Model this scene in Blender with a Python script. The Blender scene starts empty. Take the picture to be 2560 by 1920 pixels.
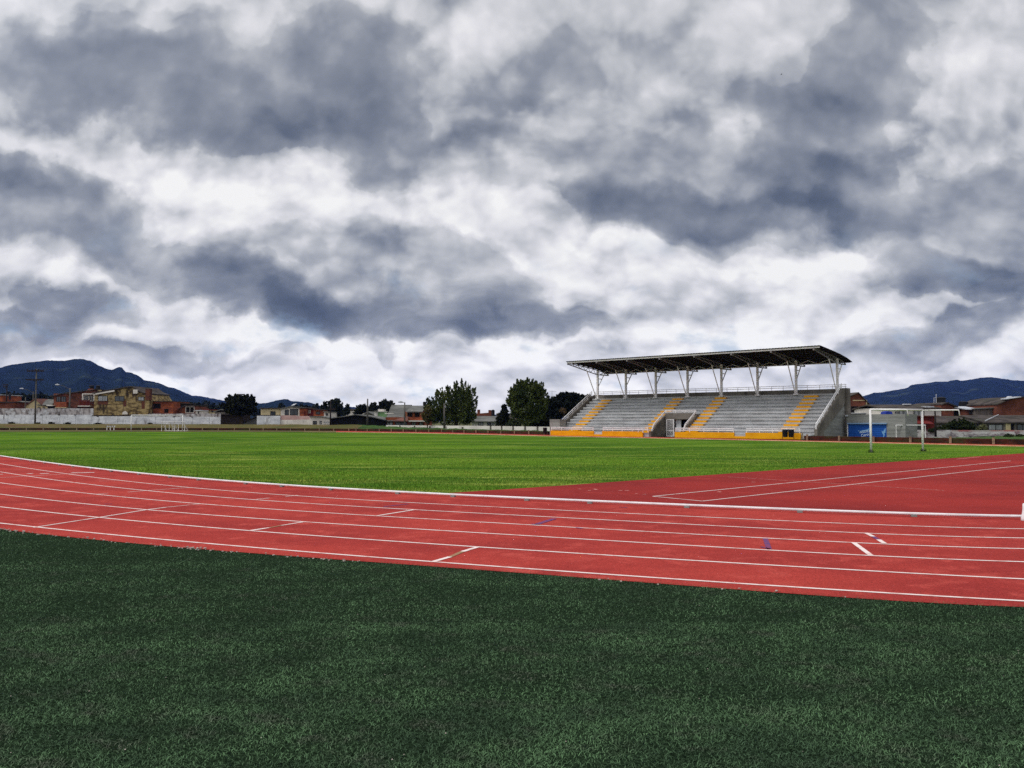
import bpy, math, random
import numpy as np
from mathutils import Vector, Matrix
random.seed(7); rng = np.random.default_rng(11)
SC = bpy.context.scene; COL = SC.collection
R = math.radians
# ---------------------------------------------------------------- camera
FPX, CX, CY, CAMH, YH = 1975.0, 1280.0, 960.0, 1.77, 1052.0
PITCH = math.atan((YH - CY) / FPX)
cam = bpy.data.cameras.new('camera'); camo = bpy.data.objects.new('camera', cam); COL.objects.link(camo)
cam.sensor_width = 36.0; cam.lens = 36.0 * FPX / 2560.0
cam.clip_start = 0.1; cam.clip_end = 20000
camo.location = (0, 0, CAMH); camo.rotation_euler = (math.pi / 2 + PITCH, 0, 0)
SC.camera = camo
# ---------------------------------------------------------------- exposure
SC.view_settings.view_transform = 'Standard'; SC.view_settings.look = 'None'
SC.view_settings.exposure = 0.0; SC.view_settings.gamma = 1.0
SC.render.engine = 'CYCLES'
SC.cycles.max_bounces = 5; SC.cycles.diffuse_bounces = 3; SC.cycles.volume_bounces = 0
SC.cycles.use_denoising = False
try:
    SC.cycles.denoising_prefilter = 'ACCURATE'
except Exception:
    pass
# ---------------------------------------------------------------- sun
SUN_AZ, SUN_EL = R(245), R(58)           # azimuth from +Y clockwise: light comes from the left, a little behind
sun = bpy.data.lights.new('sun', 'SUN'); suno = bpy.data.objects.new('sun', sun); COL.objects.link(suno)
sun.energy = 1.35; sun.angle = R(14); sun.color = (1.0, 0.96, 0.9)
sdir = Vector((math.sin(SUN_AZ) * math.cos(SUN_EL), math.cos(SUN_AZ) * math.cos(SUN_EL), math.sin(SUN_EL)))
suno.location = sdir * 50; suno.rotation_euler = sdir.to_track_quat('Z', 'Y').to_euler()


def lin(r, g, b):
    f = lambda c: c / 12.92 if c <= 0.04045 else ((c + 0.055) / 1.055) ** 2.4
    return (f(r / 255), f(g / 255), f(b / 255), 1)


# ---------------------------------------------------------------- world: sky with cloud layers, laid out by direction
world = bpy.data.worlds.new("World"); SC.world = world; world.use_nodes = True


class NT:
    def __init__(s, tree):
        s.t = tree; s.n = tree.nodes; s.l = tree.links

    def node(s, typ, **kw):
        n = s.n.new(typ)
        for k, v in kw.items():
            setattr(n, k, v)
        return n

    def put(s, sock, val):
        if isinstance(val, bpy.types.NodeSocket):
            s.l.new(val, sock)
        elif val is not None:
            sock.default_value = val

    def math(s, op, a, b=None, c=None, clamp=False):
        n = s.node('ShaderNodeMath', operation=op, use_clamp=clamp)
        s.put(n.inputs[0], a); s.put(n.inputs[1], b); s.put(n.inputs[2], c)
        return n.outputs[0]

    def vmath(s, op, a, b=None, scale=None):
        n = s.node('ShaderNodeVectorMath', operation=op)
        s.put(n.inputs[0], a); s.put(n.inputs[1], b)
        if scale is not None:
            s.put(n.inputs['Scale'], scale)
        return n.outputs[1] if op in ('LENGTH', 'DISTANCE', 'DOT_PRODUCT') else n.outputs[0]

    def comb(s, x, y, z):
        n = s.node('ShaderNodeCombineXYZ')
        s.put(n.inputs[0], x); s.put(n.inputs[1], y); s.put(n.inputs[2], z)
        return n.outputs[0]

    def noise(s, vec, scale, detail=6, rough=0.55, dist=0.0, col=False, dim='3D'):
        n = s.node('ShaderNodeTexNoise', noise_dimensions=dim)
        s.put(n.inputs['Vector'], vec); n.inputs['Scale'].default_value = scale
        n.inputs['Detail'].default_value = detail; n.inputs['Roughness'].default_value = rough
        n.inputs['Distortion'].default_value = dist
        return n.outputs[1 if col else 0]

    def ramp(s, fac, stops, interp='LINEAR'):
        n = s.node('ShaderNodeValToRGB'); s.put(n.inputs[0], fac); cr = n.color_ramp; cr.interpolation = interp
        while len(cr.elements) < len(stops):
            cr.elements.new(0.5)
        for e, (p, c) in zip(cr.elements, stops):
            e.position = p; e.color = c
        return n.outputs[0]

    def maprange(s, v, a, b, c=0.0, d=1.0, smooth=False):
        n = s.node('ShaderNodeMapRange'); n.interpolation_type = 'SMOOTHSTEP' if smooth else 'LINEAR'; n.clamp = True
        s.put(n.inputs[0], v)
        for i, x in enumerate((a, b, c, d)):
            n.inputs[1 + i].default_value = x
        return n.outputs[0]

    def mix(s, fac, a, b, blend='MIX'):
        n = s.node('ShaderNodeMix', data_type='RGBA', blend_type=blend)
        s.put(n.inputs[0], fac); s.put(n.inputs[6], a); s.put(n.inputs[7], b)
        return n.outputs[2]


def build_world():
    W = NT(world.node_tree); W.n.clear()
    out = W.node('ShaderNodeOutputWorld')
    tc = W.node('ShaderNodeTexCoord')
    sep = W.node('ShaderNodeSeparateXYZ'); W.l.new(tc.outputs['Generated'], sep.inputs[0])
    x, y, z = sep.outputs
    # cloud deck coordinates (plane overhead) for the detail noise
    zz = W.math('ADD', W.math('MAXIMUM', z, 0.0), 0.34)
    deck = W.comb(W.math('DIVIDE', x, zz), W.math('DIVIDE', y, zz), 0.0)
    yc = W.math('MAXIMUM', y, 0.18)
    U = W.math('DIVIDE', x, yc); V = W.math('DIVIDE', z, yc)
    uv = W.comb(U, V, 0.0)
    sub = lambda n: W.vmath('SUBTRACT', n, (0.5, 0.5, 0.5))
    wn = sub(W.noise(deck, 1.5, 3, 0.5, col=True)); wn2 = sub(W.noise(uv, 7.0, 3, 0.5, col=True)); wn3 = sub(W.noise(uv, 22.0, 4, 0.55, col=True))
    uvw = W.vmath('ADD', W.vmath('ADD', uv, W.vmath('MULTIPLY', wn, (0.14, 0.10, 0.0))), W.vmath('MULTIPLY', wn2, (0.17, 0.12, 0.0)))
    uvw = W.vmath('ADD', uvw, W.vmath('MULTIPLY', wn3, (0.06, 0.045, 0.0)))
    # cloud masses: (px, py, half width, half height, tilt, weight) as read from where they stand in the sky
    dark = lit = None
    for (px, py, rx, ry, ang, w) in CLOUDS:
        m = W.node('ShaderNodeMapping', vector_type='TEXTURE')
        W.l.new(uvw, m.inputs['Vector'])
        m.inputs['Location'].default_value = ((px - CX) / FPX, (YH - py) / FPX, 0)
        m.inputs['Rotation'].default_value = (0, 0, R(-ang))
        m.inputs['Scale'].default_value = (rx * 1.5 / FPX, ry * 1.5 / FPX, 1)
        g = W.node('ShaderNodeTexGradient', gradient_type='SPHERICAL'); W.l.new(m.outputs[0], g.inputs[0])
        s_ = W.maprange(g.outputs['Fac'], 0.0, 0.5, 0.0, abs(w), True)
        if w < 0: dark = s_ if dark is None else W.math('ADD', dark, s_)
        else: lit = s_ if lit is None else W.math('ADD', lit, s_)
    front = W.maprange(y, 0.15, 0.4, 0, 1, True)
    dark = W.math('MULTIPLY', dark, front); lit = W.math('MULTIPLY', lit, front)

    def puffs(off):
        # heaped cloud relief, sampled twice so that the side towards the light comes out brighter
        a = W.vmath('ADD', uvp, off)
        f1 = W.noise(a, 3.2, 9, 0.54, 0.35)
        vo = W.node('ShaderNodeTexVoronoi', feature='SMOOTH_F1', voronoi_dimensions='2D')
        W.l.new(a, vo.inputs['Vector']); vo.inputs['Scale'].default_value = 5.5; vo.inputs['Detail'].default_value = 3.0
        vo.inputs['Roughness'].default_value = 0.5; vo.inputs['Lacunarity'].default_value = 2.1; vo.inputs['Smoothness'].default_value = 0.6
        return W.math('SUBTRACT', W.math('MULTIPLY', f1, 1.3), W.math('MULTIPLY', vo.outputs['Distance'], 0.75))
    # clouds flatten towards the horizon
    squash = W.math('DIVIDE', V, W.math('ADD', W.math('MULTIPLY', V, 0.30), 0.36))
    uvp = W.vmath('ADD', W.comb(W.math('MULTIPLY', U, 1.4), squash, 0.0), W.vmath('ADD', W.vmath('MULTIPLY', wn2, (0.05, 0.05, 0.0)), W.vmath('MULTIPLY', wn3, (0.022, 0.022, 0.0))))
    h0 = puffs((0.0, 0.0, 0.0)); h1 = puffs((-0.016, 0.045, 0.0))
    relief = W.math('SUBTRACT', h0, h1)
    n1 = W.noise(deck, 2.0, 7, 0.55, 0.25)
    D = W.math('ADD', dark, W.math('MULTIPLY', W.math('SUBTRACT', h0, 0.38), -0.22))
    crisp = W.maprange(D, 0.16, 0.22, 0.0, 0.09, True)
    crisp2 = W.maprange(W.math('ADD', D, W.math('MULTIPLY', W.math('SUBTRACT', n1, 0.5), 0.35)), 0.05, 0.13, 0.0, 0.05, True)
    v = W.math('ADD', W.maprange(V, 0.16, 0.42, 0.765, 0.665, True), W.math('MULTIPLY', lit, 0.55))
    v = W.math('SUBTRACT', v, W.math('MULTIPLY', dark, 0.53))
    v = W.math('SUBTRACT', W.math('SUBTRACT', v, crisp), crisp2)
    rim = W.math('MULTIPLY', W.maprange(D, 0.0, 0.07, 0, 1, True), W.maprange(D, 0.07, 0.16, 0.07, 0.0, True))
    v = W.math('ADD', v, W.math('MULTIPLY', rim, W.maprange(V, 0.2, 0.45, 1.0, 0.4, True)))
    amp = W.maprange(dark, 0.05, 0.4, 0.72, 0.3, True)
    amp = W.math('MULTIPLY', amp, W.maprange(V, 0.25, 0.5, 1.0, 0.6, True))
    v = W.math('ADD', v, W.math('MULTIPLY', relief, amp))
    v = W.math('ADD', v, W.math('MULTIPLY', W.math('SUBTRACT', h0, 0.38), 0.15))
    v = W.math('ADD', v, W.math('MULTIPLY', W.math('SUBTRACT', n1, 0.5), 0.2))
    v = W.math('ADD', v, W.maprange(V, 0.2, 0.02, 0.0, 0.07, True))
    st = W.noise(W.vmath('ADD', W.vmath('MULTIPLY', uv, (4.2, 21.0, 0.0)), W.vmath('MULTIPLY', wn2, (2.2, 3.0, 0.0))), 1.0, 8, 0.58, 0.3)
    v = W.math('ADD', v, W.math('MULTIPLY', W.math('MULTIPLY', W.math('SUBTRACT', st, 0.56), 0.62), W.maprange(V, 0.26, 0.13, 0.0, 1.0, True)))
    v = W.math('ADD', W.math('MULTIPLY', W.math('SUBTRACT', v, 0.72), 0.76), 0.715)
    vn = uvp
    col = W.ramp(v, [(0.0, lin(68, 77, 93)), (0.2, lin(96, 104, 119)), (0.4, lin(143, 148, 158)), (0.6, lin(194, 196, 200)),
                     (0.8, lin(232, 231, 234)), (0.96, lin(254, 253, 251))])
    # thin blue gaps near the horizon
    gap = W.maprange(W.noise(vn, 6.0, 5, 0.55), 0.56, 0.70, 0.0, 0.7, True)
    low = W.maprange(V, 0.30, 0.02, 0.0, 1.0, True)
    col = W.mix(W.math('MULTIPLY', gap, low), col, lin(150, 178, 205))
    # the deck is brightest where the sun stands behind it
    dot = W.vmath('DOT_PRODUCT', tc.outputs['Generated'], tuple(sdir))
    glow = W.maprange(dot, 0.25, 0.95, 1.0, 2.1, True)
    bgc = W.node('ShaderNodeBackground'); W.l.new(col, bgc.inputs[0]); W.l.new(W.math('MULTIPLY', glow, W.maprange(V, 0.16, 0.0, 1.0, 1.24, True)), bgc.inputs[1])
    sky = W.node('ShaderNodeTexSky', sky_type='NISHITA'); sky.sun_disc = False
    sky.sun_elevation = SUN_EL; sky.sun_rotation = SUN_AZ
    bgs = W.node('ShaderNodeBackground'); W.l.new(sky.outputs[0], bgs.inputs[0]); bgs.inputs[1].default_value = 0.1
    mx = W.node('ShaderNodeMixShader'); mx.inputs[0].default_value = 0.93
    W.l.new(bgs.outputs[0], mx.inputs[1]); W.l.new(bgc.outputs[0], mx.inputs[2]); W.l.new(mx.outputs[0], out.inputs[0])


S_ = 2560 / 2212
CLOUDS = [(a * S_, b * S_, c * S_, d * S_, e, w) for (a, b, c, d, e, w) in [
    # grey and dark masses
    (330, 170, 320, 90, 12, -.36), (690, 190, 190, 115, 15, -.32), (800, 300, 105, 95, 35, -.30), (760, 60, 150, 95, 0, -.22), (230, 40, 260, 50, 5, -.16),
    (30, 200, 120, 60, 0, -.12), (480, 240, 160, 50, 15, -.14),
    (90, 440, 240, 95, 14, -.42), (40, 360, 110, 50, 10, -.14), (250, 515, 120, 40, 22, -.22), (420, 540, 90, 30, 20, -.12),
    (560, 622, 165, 55, 8, -.56), (850, 662, 290, 42, 6, -.36), (1120, 692, 180, 33, 3, -.32), (800, 590, 400, 80, 5, -.14), (1040, 590, 120, 60, 25, -.14), (700, 640, 120, 40, 0, -.14),
    (1540, 445, 290, 58, 7, -.52), (1500, 380, 320, 100, 5, -.16), (1860, 440, 150, 70, 12, -.42), (1790, 310, 150, 140, 15, -.28), (1870, 110, 130, 130, 20, -.30), (1700, 180, 110, 110, 0, -.12),
    (2160, 400, 120, 85, 0, -.30), (2150, 590, 160, 48, 8, -.5), (2070, 540, 170, 70, 0, -.16), (1260, 220, 330, 130, 0, -.10), (1080, 120, 170, 80, 0, -.08),
    (20, 680, 150, 24, 4, -.40), (260, 742, 240, 24, 4, -.24), (200, 640, 120, 36, 0, -.26), (845, 742, 50, 20, 20, -.16), (650, 745, 90, 18, 0, -.14),
    (1990, 745, 180, 40, 0, -.20), (2130, 700, 100, 36, 0, -.20), (1250, 770, 250, 18, 0, -.08), (1000, 400, 110, 45, 0, -.12), (940, 700, 200, 20, 5, -.1),
    # lit masses
    (330, 330, 300, 50, 14, .20), (560, 420, 300, 60, 10, .20), (860, 500, 280, 50, 8, .20), (40, 560, 120, 40, 0, .34), (300, 580, 110, 40, 0, .24), (1010, 55, 90, 60, 0, .16),
    (920, 330, 60, 60, 0, .18), (1220, 480, 170, 34, 14, .28), (1700, 540, 260, 36, 4, .30), (1560, 620, 330, 60, 4, .24), (1820, 690, 200, 36, 4, .22),
    (680, 712, 260, 20, 4, .30), (620, 780, 420, 40, 0, .18), (1020, 760, 320, 40, 0, .18), (1480, 720, 200, 50, 0, .18), (2060, 220, 90, 100, 0, .12),
    (1450, 320, 130, 40, 0, .08), (570, 110, 80, 70, 0, .14), (1180, 590, 80, 40, 0, .12), (1010, 540, 40, 40, 30, .1),
]]
build_world()

# ---------------------------------------------------------------- pixel rays -> places
CP, SP = math.cos(PITCH), math.sin(PITCH)


def ray(px, py):
    u = (px - CX) / FPX; v = (CY - py) / FPX
    return (u, CP - v * SP, SP + v * CP)


def G(px, py, z=0.0):
    d = ray(px, py); t = (z - CAMH) / d[2]
    return (d[0] * t, d[1] * t, z)


def P(px, py, Y):
    d = ray(px, py); t = Y / d[1]
    return (d[0] * t, Y, CAMH + d[2] * t)


# ---------------------------------------------------------------- materials
MATS = {}


def mat(name, c1, c2=None, scale=(1, 1, 1), lo=0.35, hi=0.65, rough=0.9, detail=5, c3=None, scale3=(1, 1, 1), lo3=0.5, hi3=0.7,
        bump=0.0, bscale=20.0, fine=0.0, fscale=60.0, metallic=0.0, island=0.0, spec=0.12, emis=None):
    m = bpy.data.materials.new(name); m.use_nodes = True; T = NT(m.node_tree)
    b = T.n['Principled BSDF']; b.inputs['Roughness'].default_value = rough; b.inputs['Metallic'].default_value = metallic
    b.inputs['Specular IOR Level'].default_value = spec
    geo = T.node('ShaderNodeNewGeometry'); pos = geo.outputs['Position']
    col = c1
    if c2 is not None:
        f = T.maprange(T.noise(T.vmath('MULTIPLY', pos, tuple(scale)), 1.0, detail, 0.6), lo, hi, 0, 1, True)
        col = T.mix(f, c1, c2)
    if c3 is not None:
        f = T.maprange(T.noise(T.vmath('ADD', T.vmath('MULTIPLY', pos, tuple(scale3)), (17.3, 5.1, 9.7)), 1.0, detail, 0.6), lo3, hi3, 0, 1, True)
        col = T.mix(f, col, c3)
    if fine:
        f = T.maprange(T.noise(pos, fscale, 3, 0.7), 0.2, 0.8, 1 - fine, 1 + fine)
        col = T.mix(1.0, col, T.comb(f, f, f), 'MULTIPLY')
    if island:
        f = T.maprange(geo.outputs['Random Per Island'], 0, 1, 1 - island, 1 + island)
        col = T.mix(1.0, col, T.comb(f, f, f), 'MULTIPLY')
    T.put(b.inputs['Base Color'], col)
    if bump:
        bn = T.node('ShaderNodeBump'); bn.inputs['Strength'].default_value = bump; bn.inputs['Distance'].default_value = 0.02
        T.l.new(T.noise(pos, bscale, 4, 0.65), bn.inputs['Height']); T.l.new(bn.outputs[0], b.inputs['Normal'])
    MATS[name] = m
    return m


# ---------------------------------------------------------------- mesh helpers
ORG = {}


class MB:
    def __init__(s):
        s.v = []; s.f = []

    def add(s, vs, fs):
        o = len(s.v); s.v += [tuple(p) for p in vs]; s.f += [tuple(i + o for i in f) for f in fs]
        return s

    def box(s, a, b, fr=None):
        (x0, y0, z0), (x1, y1, z1) = a, b
        vs = [(x0, y0, z0), (x1, y0, z0), (x1, y1, z0), (x0, y1, z0), (x0, y0, z1), (x1, y0, z1), (x1, y1, z1), (x0, y1, z1)]
        if fr: vs = [fr(*p) for p in vs]
        return s.add(vs, [(0, 3, 2, 1), (4, 5, 6, 7), (0, 1, 5, 4), (1, 2, 6, 5), (2, 3, 7, 6), (3, 0, 4, 7)])

    def prism(s, pts, vec, fr=None):
        n = len(pts)
        vs = [tuple(p) for p in pts] + [(p[0] + vec[0], p[1] + vec[1], p[2] + vec[2]) for p in pts]
        if fr: vs = [fr(*p) for p in vs]
        return s.add(vs, [tuple(range(n)), tuple(range(2 * n - 1, n - 1, -1))] + [(i, n + i, n + (i + 1) % n, (i + 1) % n) for i in range(n)])

    def tube(s, path, r, n=6, fr=None, cap=True):
        if fr: path = [fr(*p) for p in path]
        path = [Vector(p) for p in path]
        rs = r if isinstance(r, (list, tuple)) else [r] * len(path)
        rings = []
        for i, p in enumerate(path):
            d = (path[min(i + 1, len(path) - 1)] - path[max(i - 1, 0)]).normalized()
            a = d.cross(Vector((0, 0, 1)))
            if a.length < 1e-3: a = Vector((1, 0, 0))
            a.normalize(); b = d.cross(a).normalized()
            rings.append([p + a * (rs[i] * math.cos(2 * math.pi * (k + .5) / n)) + b * (rs[i] * math.sin(2 * math.pi * (k + .5) / n)) for k in range(n)])
        vs = [q for r_ in rings for q in r_]; fs = []
        for i in range(len(rings) - 1):
            for k in range(n):
                k2 = (k + 1) % n
                fs.append((i * n + k, i * n + k2, (i + 1) * n + k2, (i + 1) * n + k))
        if cap:
            fs.append(tuple(range(n - 1, -1, -1))); fs.append(tuple((len(rings) - 1) * n + k for k in range(n)))
        return s.add(vs, fs)

    def lathe(s, c, prof, n=14):
        vs = []; fs = []
        for (r_, z) in prof:
            vs += [(c[0] + r_ * math.cos(2 * math.pi * k / n), c[1] + r_ * math.sin(2 * math.pi * k / n), c[2] + z) for k in range(n)]
        for i in range(len(prof) - 1):
            for k in range(n):
                k2 = (k + 1) % n
                fs.append((i * n + k, i * n + k2, (i + 1) * n + k2, (i + 1) * n + k))
        fs.append(tuple(range(n - 1, -1, -1))); fs.append(tuple((len(prof) - 1) * n + k for k in range(n)))
        return s.add(vs, fs)

    def strip(s, A, B):
        n = len(A)
        return s.add(list(A) + list(B), [(i, i + 1, n + i + 1, n + i) for i in range(n - 1)])

    def build(s, name, m, parent=None, loc=None, smooth=False, label=None):
        if parent is not None: loc = ORG[parent.name]
        if loc is None: loc = (0, 0, 0)
        me = bpy.data.meshes.new(name)
        me.from_pydata([(p[0] - loc[0], p[1] - loc[1], p[2] - loc[2]) for p in s.v], [], s.f)
        me.materials.append(m)
        if smooth: me.polygons.foreach_set('use_smooth', [True] * len(me.polygons))
        me.update()
        o = bpy.data.objects.new(name, me); COL.objects.link(o)
        if parent is not None:
            o.parent = parent; ORG[o.name] = loc
        else:
            o.location = loc; ORG[o.name] = tuple(loc)
        if label: o['label'] = label
        return o


def thing(name, label, cat, loc, group=None):
    o = bpy.data.objects.new(name, None); COL.objects.link(o); o.location = loc; ORG[o.name] = tuple(loc)
    o.empty_display_size = 0.3
    o['label'] = label; o['category'] = cat
    if group: o['group'] = group
    return o


def tag(o, label, cat, group=None):
    o['label'] = label; o['category'] = cat
    if group: o['group'] = group
    return o


def struct(o, kind='structure'):
    o['kind'] = kind
    return o


def dup(o, loc, rz=None, label=None):
    c = o.copy(); COL.objects.link(c); c.location = loc; ORG[c.name] = tuple(loc)
    if rz is not None: c.rotation_euler = (0, 0, rz)
    if label: c['label'] = label
    for ch in o.children:
        d = ch.copy(); COL.objects.link(d); d.parent = c
        for g in ch.children:
            e = g.copy(); COL.objects.link(e); e.parent = d
    return c


# ---------------------------------------------------------------- material library
M_track = mat('rubber_track', lin(172, 65, 58), lin(150, 54, 51), (.28, .42, 1), .34, .66, 0.95, c3=lin(184, 78, 70), scale3=(2.6, 2.6, 1), lo3=.5, hi3=.75,
              bump=.6, bscale=90, fine=.5, fscale=48, spec=.03)
M_dzone = mat('rubber_infield', lin(152, 52, 48), lin(130, 45, 44), (.16, .35, 1), .34, .66, 0.95, c3=lin(160, 60, 54), scale3=(1.2, 1.2, 1), lo3=.55, hi3=.8,
              bump=.5, bscale=80, fine=.4, fscale=36, spec=.03)
M_white = mat('white_line', lin(232, 216, 210), lin(204, 150, 142), (5, 5, 5), .46, .76, 0.9, detail=8)
M_faint = mat('worn_line', lin(214, 150, 142), lin(188, 92, 86), (9, 9, 9), .35, .65, 0.9)
M_blue = mat('blue_line', lin(88, 66, 116), lin(150, 62, 76), (14, 14, 14), .38, .7, 0.9)
M_tan = mat('tan_line', lin(150, 118, 88), lin(170, 90, 78), (12, 12, 12), .5, .8, 0.9)
M_pitch = mat('pitch_grass', lin(86, 118, 36), lin(60, 92, 31), (.05, .16, 1), .4, .6, 0.95, detail=10, c3=lin(134, 146, 68), scale3=(.22, 1.1, 1), lo3=.52, hi3=.72,
              bump=1.0, bscale=18, fine=.55, fscale=11, spec=.0)
M_blade = mat('grass_blade', lin(88, 122, 37), lin(138, 150, 62), (.22, .8, 3), .4, .64, 0.8, detail=6, island=.5, spec=.03)
M_turfbase = mat('turf_backing', lin(24, 36, 25), lin(44, 60, 42), (30, 30, 30), .35, .65, 1.0, bump=1.0, bscale=60, fine=.6, fscale=45, spec=0)
M_turf = mat('turf_fibre', lin(58, 80, 57), lin(86, 116, 80), (1.1, 1.8, 1), .36, .64, 0.7, detail=8, c3=lin(86, 92, 78), scale3=(3.4, 4.4, 3), lo3=.5, hi3=.74, island=.55, spec=.12)
M_ground = mat('rough_ground', lin(74, 84, 46), lin(98, 92, 60), (.05, .05, 1), .35, .65, 1.0)
M_dry = mat('dry_grass', lin(98, 88, 52), lin(74, 76, 38), (.12, .3, .6), .35, .65, 1.0, c3=lin(92, 72, 46), scale3=(.3, .3, 1), lo3=.5, hi3=.7, fine=.3, fscale=4)
M_green = mat('rough_green_grass', lin(62, 88, 34), lin(42, 64, 26), (.3, .3, 1), .35, .65, 1.0, c3=lin(92, 96, 46), scale3=(.2, .2, 1), lo3=.6, hi3=.8, fine=.35, fscale=5)
M_conc = mat('concrete', lin(182, 183, 184), lin(158, 158, 158), (.5, .5, 2.2), .35, .65, 0.95, c3=lin(112, 110, 106), scale3=(.9, .9, .35), lo3=.62, hi3=.8, fine=.18, fscale=7)
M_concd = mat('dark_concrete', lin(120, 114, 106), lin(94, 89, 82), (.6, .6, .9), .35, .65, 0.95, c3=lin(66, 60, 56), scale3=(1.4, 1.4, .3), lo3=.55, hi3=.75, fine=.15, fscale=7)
M_block = mat('grey_block', lin(146, 146, 142), lin(122, 122, 118), (.3, .3, 3), .35, .65, 0.95, c3=lin(104, 100, 96), scale3=(.8, .8, 2), lo3=.6, hi3=.8, fine=.12, fscale=6)
M_yellow = mat('yellow_paint', lin(232, 164, 16), lin(214, 146, 14), (1, 1, 3), .4, .7, 0.7, c3=lin(176, 112, 34), scale3=(.7, .7, 2), lo3=.66, hi3=.85)
M_steel = mat('white_steel', lin(234, 232, 232), lin(214, 210, 210), (2, 2, 2), .4, .7, 0.5)
M_roofd = mat('dark_roof_sheet', lin(34, 29, 29), lin(28, 25, 26), (.5, .5, .5), .4, .6, 0.7)
M_purlin = mat('dark_steel', lin(58, 52, 54), lin(46, 42, 44), (1, 1, 1), .4, .6, 0.6)
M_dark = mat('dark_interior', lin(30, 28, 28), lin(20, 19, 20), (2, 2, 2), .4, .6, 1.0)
M_black = mat('black_plastic', lin(30, 30, 34), lin(42, 42, 46), (4, 4, 4), .4, .7, 0.6)
M_redbrick = mat('red_brick', lin(122, 74, 58), lin(90, 54, 45), (.7, .7, 1.5), .35, .65, 0.95, c3=lin(82, 54, 46), scale3=(.5, .5, .5), lo3=.56, hi3=.8, fine=.22, fscale=5)
M_orange = mat('orange_brick', lin(156, 86, 58), lin(112, 60, 44), (.6, .6, 1.4), .35, .65, 0.95, c3=lin(166, 124, 88), scale3=(.4, .4, .4), lo3=.62, hi3=.75, fine=.2, fscale=5)
M_lowbrick = mat('dark_low_brick', lin(76, 40, 32), lin(42, 28, 23), (.8, .8, 3), .35, .65, 1.0, c3=lin(58, 54, 32), scale3=(.5, .5, 2.5), lo3=.45, hi3=.62, fine=.3, fscale=6)
M_darkred = mat('maroon_paint', lin(104, 40, 37), lin(82, 34, 33), (1, 1, 1), .4, .7, 0.8)
M_mossy = mat('mossy_brick', lin(158, 138, 96), lin(100, 84, 58), (.8, .8, 2.2), .42, .6, 1.0, c3=lin(58, 48, 38), scale3=(.9, .9, .35), lo3=.48, hi3=.64, fine=.25, fscale=4)
M_oldbrick = mat('old_brown_brick', lin(100, 62, 50), lin(70, 46, 40), (.8, .8, 1.6), .4, .65, 1.0, fine=.25, fscale=5)
M_wwall = mat('limewashed_wall', lin(214, 216, 220), lin(182, 184, 190), (.5, .5, 1.4), .35, .65, 0.95, c3=lin(104, 98, 98), scale3=(1.8, 1.8, .5), lo3=.53, hi3=.78, fine=.12, fscale=5)
M_wcap = mat('stained_wall_top', lin(168, 162, 162), lin(92, 84, 84), (1.8, 1.8, .7), .42, .64, 1.0, c3=lin(194, 196, 200), scale3=(.8, .8, 1.1), lo3=.46, hi3=.7, fine=.2, fscale=5)
M_wstain = mat('black_damp_stain', lin(48, 44, 42), lin(80, 76, 74), (2, 2, 2), .5, .8, 1.0)
M_graf = mat('graffiti_wall', lin(172, 170, 170), lin(120, 112, 116), (1.0, 1.0, 2.4), .42, .6, 0.95, c3=lin(96, 62, 74), scale3=(.7, .7, 1.2), lo3=.58, hi3=.7, fine=.25, fscale=6)
M_offwhite = mat('offwhite_plaster', lin(214, 208, 200), lin(192, 186, 178), (.5, .5, .5), .4, .65, 0.9)
M_cream = mat('cream_plaster', lin(206, 190, 152), lin(184, 166, 124), (.6, .6, .6), .4, .65, 0.9)
M_pink = mat('pale_pink_plaster', lin(190, 158, 152), lin(172, 140, 136), (.6, .6, .6), .4, .65, 0.9)
M_greenp = mat('pale_green_plaster', lin(146, 182, 132), lin(128, 164, 114), (.7, .7, .7), .4, .65, 0.9)
M_fibre = mat('fibre_cement_roof', lin(112, 112, 108), lin(84, 84, 80), (.35, .35, 1), .35, .65, 0.95, c3=lin(146, 142, 132), scale3=(.9, .2, .5), lo3=.6, hi3=.75, fine=.2, fscale=4)
M_tile = mat('weathered_tile_roof', lin(82, 75, 71), lin(54, 50, 48), (.7, .7, 1.2), .35, .65, 0.95, c3=lin(66, 66, 52), scale3=(.3, .3, .5), lo3=.55, hi3=.75, fine=.25, fscale=4)
M_browntile = mat('brown_tile_roof', lin(118, 80, 70), lin(92, 66, 60), (.6, .6, 1), .35, .65, 0.95, fine=.2, fscale=4)
M_glass = mat('window_glass', lin(46, 50, 56), lin(70, 76, 84), (.9, .9, .9), .4, .65, 0.25, spec=.6)
M_curtain = mat('curtained_glass', lin(164, 166, 168), lin(128, 130, 132), (2.5, 2.5, .5), .4, .65, 0.5)
M_pole = mat('pole_concrete', lin(102, 99, 94), lin(78, 76, 72), (2, 2, .5), .4, .65, 0.95)
M_wood = mat('dark_wood', lin(52, 46, 44), lin(38, 34, 34), (2, 2, 2), .4, .65, 0.95)
M_galv = mat('galvanised_sheet', lin(196, 198, 202), lin(164, 168, 174), (1.2, 1.2, 1.2), .4, .65, 0.5)
M_blueshut = mat('blue_shutter', lin(34, 86, 170), lin(26, 72, 150), (.6, .6, 1.5), .4, .7, 0.6)
M_lightblue = mat('pale_blue_awning', lin(134, 160, 190), lin(110, 140, 176), (1, 1, 1), .4, .7, 0.7)
M_sign = mat('white_lettering', lin(204, 222, 240), None, rough=0.7)
M_sign2 = mat('pale_blue_lettering', lin(120, 166, 210), None, rough=0.7)
M_bluetarp = mat('blue_tarpaulin', lin(36, 60, 160), lin(30, 48, 130), (2, 2, 2), .4, .7, 0.6)
M_bark = mat('bark', lin(66, 56, 46), lin(48, 42, 36), (2, 2, .6), .4, .65, 1.0)
M_post = mat('pale_post', lin(150, 134, 108), lin(116, 102, 84), (3, 3, 3), .4, .65, 0.9)


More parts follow.
